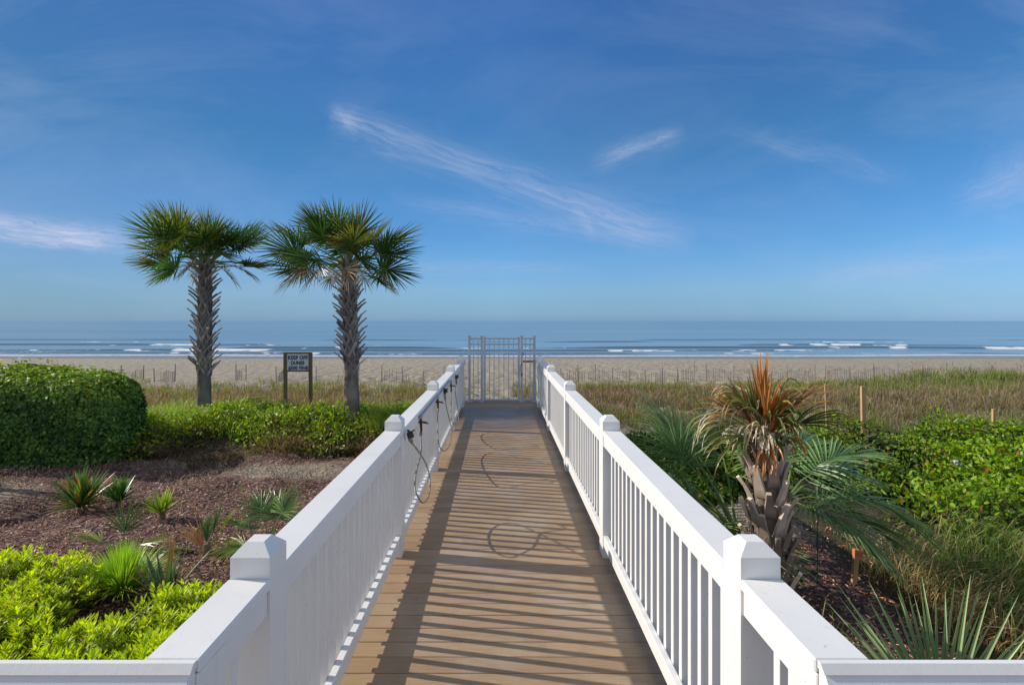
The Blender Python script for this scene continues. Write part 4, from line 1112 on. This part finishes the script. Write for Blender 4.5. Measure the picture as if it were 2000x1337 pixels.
palmetto(1440, 6.1, 'tall palmetto whose grey green fans spread left behind the squat palm', [
    (165, 52, .95, .72, .3, 1.9, 'g', .5, .3), (150, 66, 1.15, .70, .3, 1.9, 'g', .4, -.3), (178, 30, .85, .74, .3, 1.8, 'g', .6, .5), (200, 48, .75, .70, .3, 1.9, 'g', .6, -.4), (222, 34, .6, .72, .3, 1.9, 'g', .6, .3),
    (120, 64, 1.0, .64, .3, 1.9, 'g', .5), (245, 28, .55, .68, .25, 1.9, 'g', .6), (170, 8, .65, .7, .3, 1.8, 'g', .5, .6), (205, 2, .55, .66, .3, 1.8, 'g', .5), (90, 70, 1.1, .6, .3, 1.9, 'g', .4), (270, 24, .4, .64, .25, 1.8, 'g', .6), (188, 62, 1.0, .66, .3, 1.9, 'g', .4, .6), (140, 40, .9, .7, .3, 1.9, 'y', .6), (155, 22, 1.0, .7, .3, 1.9, 'g', .5, -.5), (235, 5, .5, .66, .3, 1.9, 'g', .4)], 51, n=34, wid=.034, grav=.3, oz=.42, **DG)
palmetto(1535, 5.55, 'palmetto with long dark fans arching right from behind the squat palm', [
    (-22, 24, .28, .62, .85, 1.45, 'g', 1.15, .0), (18, 34, .35, .60, .75, 1.5, 'g', 1.0, .3), (-50, 12, .15, .55, .6, 1.5, 'g', 1.0, .2), (50, 55, .4, .6, .5, 1.6, 'g', .8), (5, 56, .35, .56, .6, 1.6, 'g', 1.0), (-30, -10, .15, .6, .55, 1.4, 'g', .6), (90, 60, .4, .55, .4, 1.7, 'g', .8), (30, 8, .4, .6, .6, 1.5, 'g', .7), (-5, 0, .3, .62, .7, 1.45, 'g', .7, -.2)], 52, n=42, wid=.032, grav=.5, oz=1.0, **DG)
palmetto(1850, 2.75, 'stiff grey green palmetto fan in the bottom right corner behind the return rail', [
    (50, 84, .62, .84, .05, 1.5, 'g', .1, .0), (78, 86, .70, .74, .05, 1.2, 'g', .1, .15), (215, 40, .5, .5, .06, 1.2, 'g', .3)], 53, n=29, wid=.026, grav=.06, cb=(.09, .14, .06), ct=(.32, .38, .20))

# ------------------------------------------------------------------ stakes, rod, litter
def stake(px, Y, top_py, w, label, mat=RAWWOOD, tilt=0, name='stake', cap=None):
    X = px2x(px, Y); zb = float(terrain(X, Y)); h = py2z(top_py, Y) - zb
    g = empty(name, (X, Y, zb), label, 'stake'); g.rotation_euler = (0, R(tilt), 0)
    m = MB(); m.box(-w / 2, w / 2, -w / 3, w / 3, -.2, h, .003); m.build('shaft', mat, g)
    if cap: m = MB(); m.box(-w / 2 - .003, w / 2 + .003, -w / 3 - .003, w / 3 + .003, h - cap, h + .003, .002); m.add([(w/2+.004, 0, h-.02), (w/2+.06, .01, h-.05), (w/2+.05, .02, h-.16), (w/2+.004, 0, h-.08)], [(0, 1, 2, 3)]); m.build('flagging_tape', ORANGE, g)
    return g
stake(1687, 12.2, 754, .095, 'tallest pale wooden stake standing in the dune grass', tilt=-1)
stake(1616, 12.6, 749, .045, 'thin pale wooden stake close to the squat palm crown', tilt=-2)
stake(1941, 11.9, 798, .075, 'short pale wooden stake near the right edge, above the vines')
stake(1668, 5.75, 1072, .055, 'leaning wooden stake with orange tape on the mulch', tilt=4, cap=.07)
stake(1596, 5.7, 1018, .014, 'thin dark green rod beside the squat palm trunk', mat=GREENROD, name='rod')
Yl = 8.8; Xl = px2x(1867, Yl); m = MB()
vs = []; fs = []
for j in range(4):
    for i in range(5): vs.append((-.07 + .035 * i, -.05 + .035 * j, .03 * math.sin(i * 2.1 + j) + .02 * math.cos(j * 3.0)))
for j in range(3):
    for i in range(4): fs.append((j * 5 + i, j * 5 + i + 1, j * 5 + i + 6, j * 5 + i + 5))
m.add(vs, fs); o = m.build('litter', LITTER); o.location = (Xl, Yl, py2z(903, Yl)); o.rotation_euler = (R(50), R(10), R(20)); tag(o, 'crumpled white scrap of litter caught in the green vines', 'litter')

# ------------------------------------------------------------------ sand fences
def sand_fence(A, B, nposts, label, h=1.15, slat_h=.72, pitch=.10, miss=.05, seed=0, lean=0):
    rng = random.Random(seed); A = np.array(A, float); B = np.array(B, float); L = np.linalg.norm(B - A); d = (B - A) / L
    mid = (A + B) / 2; zb = float(terrain(mid[0], mid[1])); g = empty('sand_fence', (mid[0], mid[1], zb), label, 'sand fence')
    for k in range(nposts):
        q = A + d * L * (k / max(1, nposts - 1)); z = float(terrain(q[0], q[1])) - zb; hh = h * rng.uniform(.85, 1.12); l = rng.uniform(-.05, .05)
        m = MB(); m.tube([(q[0] - mid[0], q[1] - mid[1], z - .2), (q[0] - mid[0] + l * hh, q[1] - mid[1], z + hh)], [.036, .032], 7); m.build('post', FENCEWOOD, g)
    m = MB(); s = .06
    while s < L:
        q = A + d * s; z = float(terrain(q[0], q[1])) - zb
        sag = .12 * math.sin(s / L * nposts * 3.1) + rng.uniform(-.05, .05)
        if rng.random() > miss and vnoise(s * .28 + seed * 9, 0, 3) > .36:
            x, y = q - mid; l = rng.uniform(-.04, .04)
            m.add([(x - .013, y, z - .1), (x + .013, y, z - .1), (x + .013 + l, y, z + slat_h + sag), (x - .013 + l, y, z + slat_h + sag)], [(0, 1, 2, 3)])
        s += pitch
    for zz in (.25, .7):
        pts = []
        for k in range(12):
            q = A + d * L * k / 11; pts.append((q[0] - mid[0], q[1] - mid[1] - .004, float(terrain(q[0], q[1])) - zb + zz + .03 * math.sin(k * 2.2)))
        m.tube(pts, .006, 4)
    m.build('slats', FENCEWOOD, g)
Yf = 35.0
fx = lambda px, Y=Yf: px2x(px, Y)
sand_fence((fx(230), 37.5), (fx(248), 34.5), 2, 'short slatted sand fence just right of the hedge top', seed=1, pitch=.14)
sand_fence((fx(305), 37.0), (fx(321), 34.0), 2, 'short slatted sand fence between the hedge and the left palm trunk', seed=2, pitch=.14)
sand_fence((fx(452), 37.0), (fx(468), 34.5), 2, 'short slatted sand fence just right of the left palm trunk', seed=3, pitch=.16)
sand_fence((fx(531), 37.0), (fx(546), 34.5), 2, 'short slatted sand fence just left of the warning sign', seed=4, pitch=.16)
sand_fence((fx(622), 34.5), (fx(700), 35.0), 2, 'sparse sand fence posts between the warning sign and the right hand palm', seed=5, miss=.95)
sand_fence((fx(745), 35.0), (fx(865), 35.5), 4, 'broken sand fence between the right hand palm and the railing', seed=6, pitch=.16, miss=.3)
sand_fence((fx(1092), 33.8), (fx(1360), 35.5), 9, 'long gappy sand fence between the gate and the squat palm', seed=7, pitch=.13, miss=.12)
sand_fence((fx(1620), 35.5), (fx(2030), 36.5), 9, 'dense sand fence running behind the tall dune grass on the right', seed=8, pitch=.15, miss=.08)
sand_fence((fx(1385), 35.5), (fx(1600), 35.5), 5, 'sand fence stretch seen behind the squat palm crown', seed=9, pitch=.15, miss=.15)

# ------------------------------------------------------------------ sky, sun, camera
SUN_AZ = math.atan2(.19, -.982); SUN_EL = R(30)
sd = Vector((-.982 * math.cos(SUN_EL), .19 * math.cos(SUN_EL), math.sin(SUN_EL))).normalized()
W = bpy.data.worlds.new('World'); SC.world = W; W.use_nodes = True
W.cycles.sampling_method = 'MANUAL'; W.cycles.sample_map_resolution = 256
class WT(NT):
    def __init__(s, w): s.t = w.node_tree; s.t.nodes.clear()
t = WT(W)
sky = t.n('ShaderNodeTexSky', sky_type='NISHITA'); sky.sun_disc = False; sky.sun_elevation = SUN_EL; sky.sun_rotation = math.atan2(sd.x, sd.y)
sky.altitude = 0; sky.air_density = 1.0; sky.dust_density = .3; sky.ozone_density = 2.0
tc = t.n('ShaderNodeTexCoord').outputs['Generated']
sx = t.n('ShaderNodeSeparateXYZ'); t.l(tc, sx.inputs[0])
tint = t.ramp(t.math('MULTIPLY', sx.outputs[2], 1.0, clamp=True), [(0, (.235, .453, 1.0)), (.03, (.265, .46, .83)), (.061, (.315, .495, .80)), (.12, (.295, .525, .80)), (.216, (.26, .53, .785)), (.306, (.245, .536, .748)), (.52, (.28, .545, .85)), (.64, (.42, .60, .80)), (.8, (.62, .66, .70))])  # upper stops, above the view, paled to neutralise the fill light
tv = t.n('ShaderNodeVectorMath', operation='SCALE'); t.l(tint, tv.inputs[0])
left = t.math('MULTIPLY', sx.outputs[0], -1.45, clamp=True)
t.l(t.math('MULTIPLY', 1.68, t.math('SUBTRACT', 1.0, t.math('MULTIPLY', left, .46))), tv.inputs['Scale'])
hsm = t.n('ShaderNodeVectorMath', operation='MULTIPLY'); t.l(sky.outputs[0], hsm.inputs[0]); t.l(tv.outputs[0], hsm.inputs[1])
yc = t.math('MAXIMUM', sx.outputs[1], .05)
u = t.math('DIVIDE', sx.outputs[0], yc); v = t.math('DIVIDE', sx.outputs[2], yc)
cb = t.n('ShaderNodeCombineXYZ'); t.l(u, cb.inputs[0]); t.l(v, cb.inputs[1]); p = cb.outputs[0]
warp = t.math('SUBTRACT', t.noise(p, 4.0, 4, .6), .5)
dens = None
def streak(x0, y0, x1, y1, w, a, wk=.6, e0=.12, e1=.25, aniso=6, grow=0.0):
    global dens
    p0 = ((x0 - 976) / F, (626 - y0) / F); p1 = ((x1 - 976) / F, (626 - y1) / F)
    L = math.hypot(p1[0] - p0[0], p1[1] - p0[1]); d = ((p1[0] - p0[0]) / L, (p1[1] - p0[1]) / L); nn = (-d[1], d[0])
    du = t.math('SUBTRACT', u, p0[0]); dv = t.math('SUBTRACT', v, p0[1])
    tt = t.math('ADD', t.math('MULTIPLY', du, d[0] / L), t.math('MULTIPLY', dv, d[1] / L))
    ss = t.math('ADD', t.math('MULTIPLY', du, nn[0] / w), t.math('MULTIPLY', dv, nn[1] / w))
    c2 = t.n('ShaderNodeCombineXYZ'); t.l(t.math('MULTIPLY', tt, L / w / aniso), c2.inputs[0]); t.l(ss, c2.inputs[1]); c2.inputs[2].default_value = x0 * .01
    nz = t.noise(c2.outputs[0], 1.1, 3, .62, .4)
    s2 = t.math('ADD', ss, t.math('MULTIPLY', warp, 2.4 * wk)); s2 = t.math('ADD', s2, t.math('MULTIPLY', t.math('SUBTRACT', nz, .5), 1.6))
    if grow: s2 = t.math('DIVIDE', s2, t.math('ADD', 1.0, t.math('MULTIPLY', tt, grow)))
    fb = t.n('ShaderNodeCombineXYZ'); t.l(t.math('MULTIPLY', tt, L / w / aniso * .9), fb.inputs[0]); t.l(t.math('MULTIPLY', s2, 2.6), fb.inputs[1]); fb.inputs[2].default_value = y0 * .013
    fib = t.noise(fb.outputs[0], 1.6, 5, .68, .15)
    g = t.math('POWER', 2.718, t.math('MULTIPLY', t.math('MULTIPLY', s2, s2), -1.0))
    a0 = t.math('MULTIPLY', tt, 1 / e0, clamp=True); a1 = t.math('MULTIPLY', t.math('SUBTRACT', 1.0, tt), 1 / e1, clamp=True)
    f = t.math('MULTIPLY', t.math('MULTIPLY', g, a0), t.math('MULTIPLY', a1, t.math('MULTIPLY', t.math('MULTIPLY', t.math('SUBTRACT', fib, .22, clamp=True), t.math('ADD', .2, nz)), a * 5.2)))
    dens = f if dens is None else t.math('ADD', dens, f)
streak(640, 228, 1360, 478, .027, .24, .8, .05, .15, 7, .45)
streak(640, 200, 700, 262, .012, .20, .6, .3, .3, 3)
streak(1150, 322, 1345, 255, .017, .20, .5, .25, .2, 4)
streak(-60, 425, 290, 475, .018, .50, .6, .1, .3, 6)
streak(-60, 455, 270, 485, .012, .40, .6, .1, .3, 6)
streak(740, 385, 1380, 482, .018, .14, 1.0, .2, .2, 7)
streak(700, 520, 1170, 525, .014, .12, .8, .3, .3, 6)
streak(1400, 240, 1800, 360, .022, .10, 1.0, .3, .3, 6)
streak(1850, 400, 2120, 300, .040, .20, 1.0, .3, .3, 5)
streak(1560, 545, 2100, 480, .020, .14, 1.0, .3, .3, 6)
streak(1120, 395, 1165, 470, .012, .13, .8, .3, .3, 3)
vm_ = t.n('ShaderNodeMapping'); vm_.inputs['Scale'].default_value = (1.0, 2.6, 1); vm_.inputs['Rotation'].default_value = (0, 0, R(14)); t.l(p, vm_.inputs[0])
sides = t.math('ADD', .42, t.math('MULTIPLY', t.math('ABSOLUTE', u), .75))
veil = t.math('MULTIPLY', t.math('MULTIPLY', t.math('SUBTRACT', t.noise(vm_.outputs[0], 1.7, 6, .62, .5), .43, clamp=True), .62), sides)
dens = t.math('ADD', dens, veil, clamp=True)
dens = t.math('MULTIPLY', dens, t.math('GREATER_THAN', sx.outputs[1], .02))
cl = t.mix(dens, hsm.outputs[0], (5.2, 5.9, 8.0))
back = t.math('ADD', t.math('MULTIPLY', t.math('SUBTRACT', -.05, sx.outputs[1]), 1.6, clamp=True), t.math('MULTIPLY', t.math('SUBTRACT', sx.outputs[2], .68), 2.0, clamp=True), clamp=True)  # unseen white cloud added behind and overhead as neutral fill light
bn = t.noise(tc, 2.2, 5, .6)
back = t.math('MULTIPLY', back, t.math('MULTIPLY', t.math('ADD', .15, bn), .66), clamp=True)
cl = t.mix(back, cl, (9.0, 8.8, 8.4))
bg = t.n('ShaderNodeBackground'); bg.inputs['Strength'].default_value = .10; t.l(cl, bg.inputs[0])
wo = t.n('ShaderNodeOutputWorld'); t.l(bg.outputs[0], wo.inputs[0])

sl = bpy.data.lights.new('sun', 'SUN'); sl.energy = 4.6; sl.angle = R(.5); sl.color = (1, .94, .85)
so = bpy.data.objects.new('sun', sl); COL.objects.link(so); so.rotation_euler = (-sd).to_track_quat('-Z', 'Y').to_euler(); so.location = (-20, 5, 20)

cd = bpy.data.cameras.new('camera'); cam = bpy.data.objects.new('camera', cd); COL.objects.link(cam)
cam.location = (CAMX, 0, CAMH); cam.rotation_euler = (math.pi / 2, 0, 0)
cd.sensor_width = 36; cd.lens = 18.0; cd.shift_x = .012; cd.shift_y = -.02125; cd.clip_start = .05; cd.clip_end = 60000
SC.camera = cam
SC.render.engine = 'CYCLES'
SC.cycles.max_bounces = 5; SC.cycles.diffuse_bounces = 2; SC.cycles.glossy_bounces = 2; SC.cycles.transmission_bounces = 3; SC.cycles.caustics_reflective = False; SC.cycles.caustics_refractive = False
SC.render.resolution_x = 1024; SC.render.resolution_y = 684
SC.view_settings.view_transform = 'Standard'; SC.view_settings.look = 'None'; SC.view_settings.exposure = 0; SC.view_settings.gamma = 1
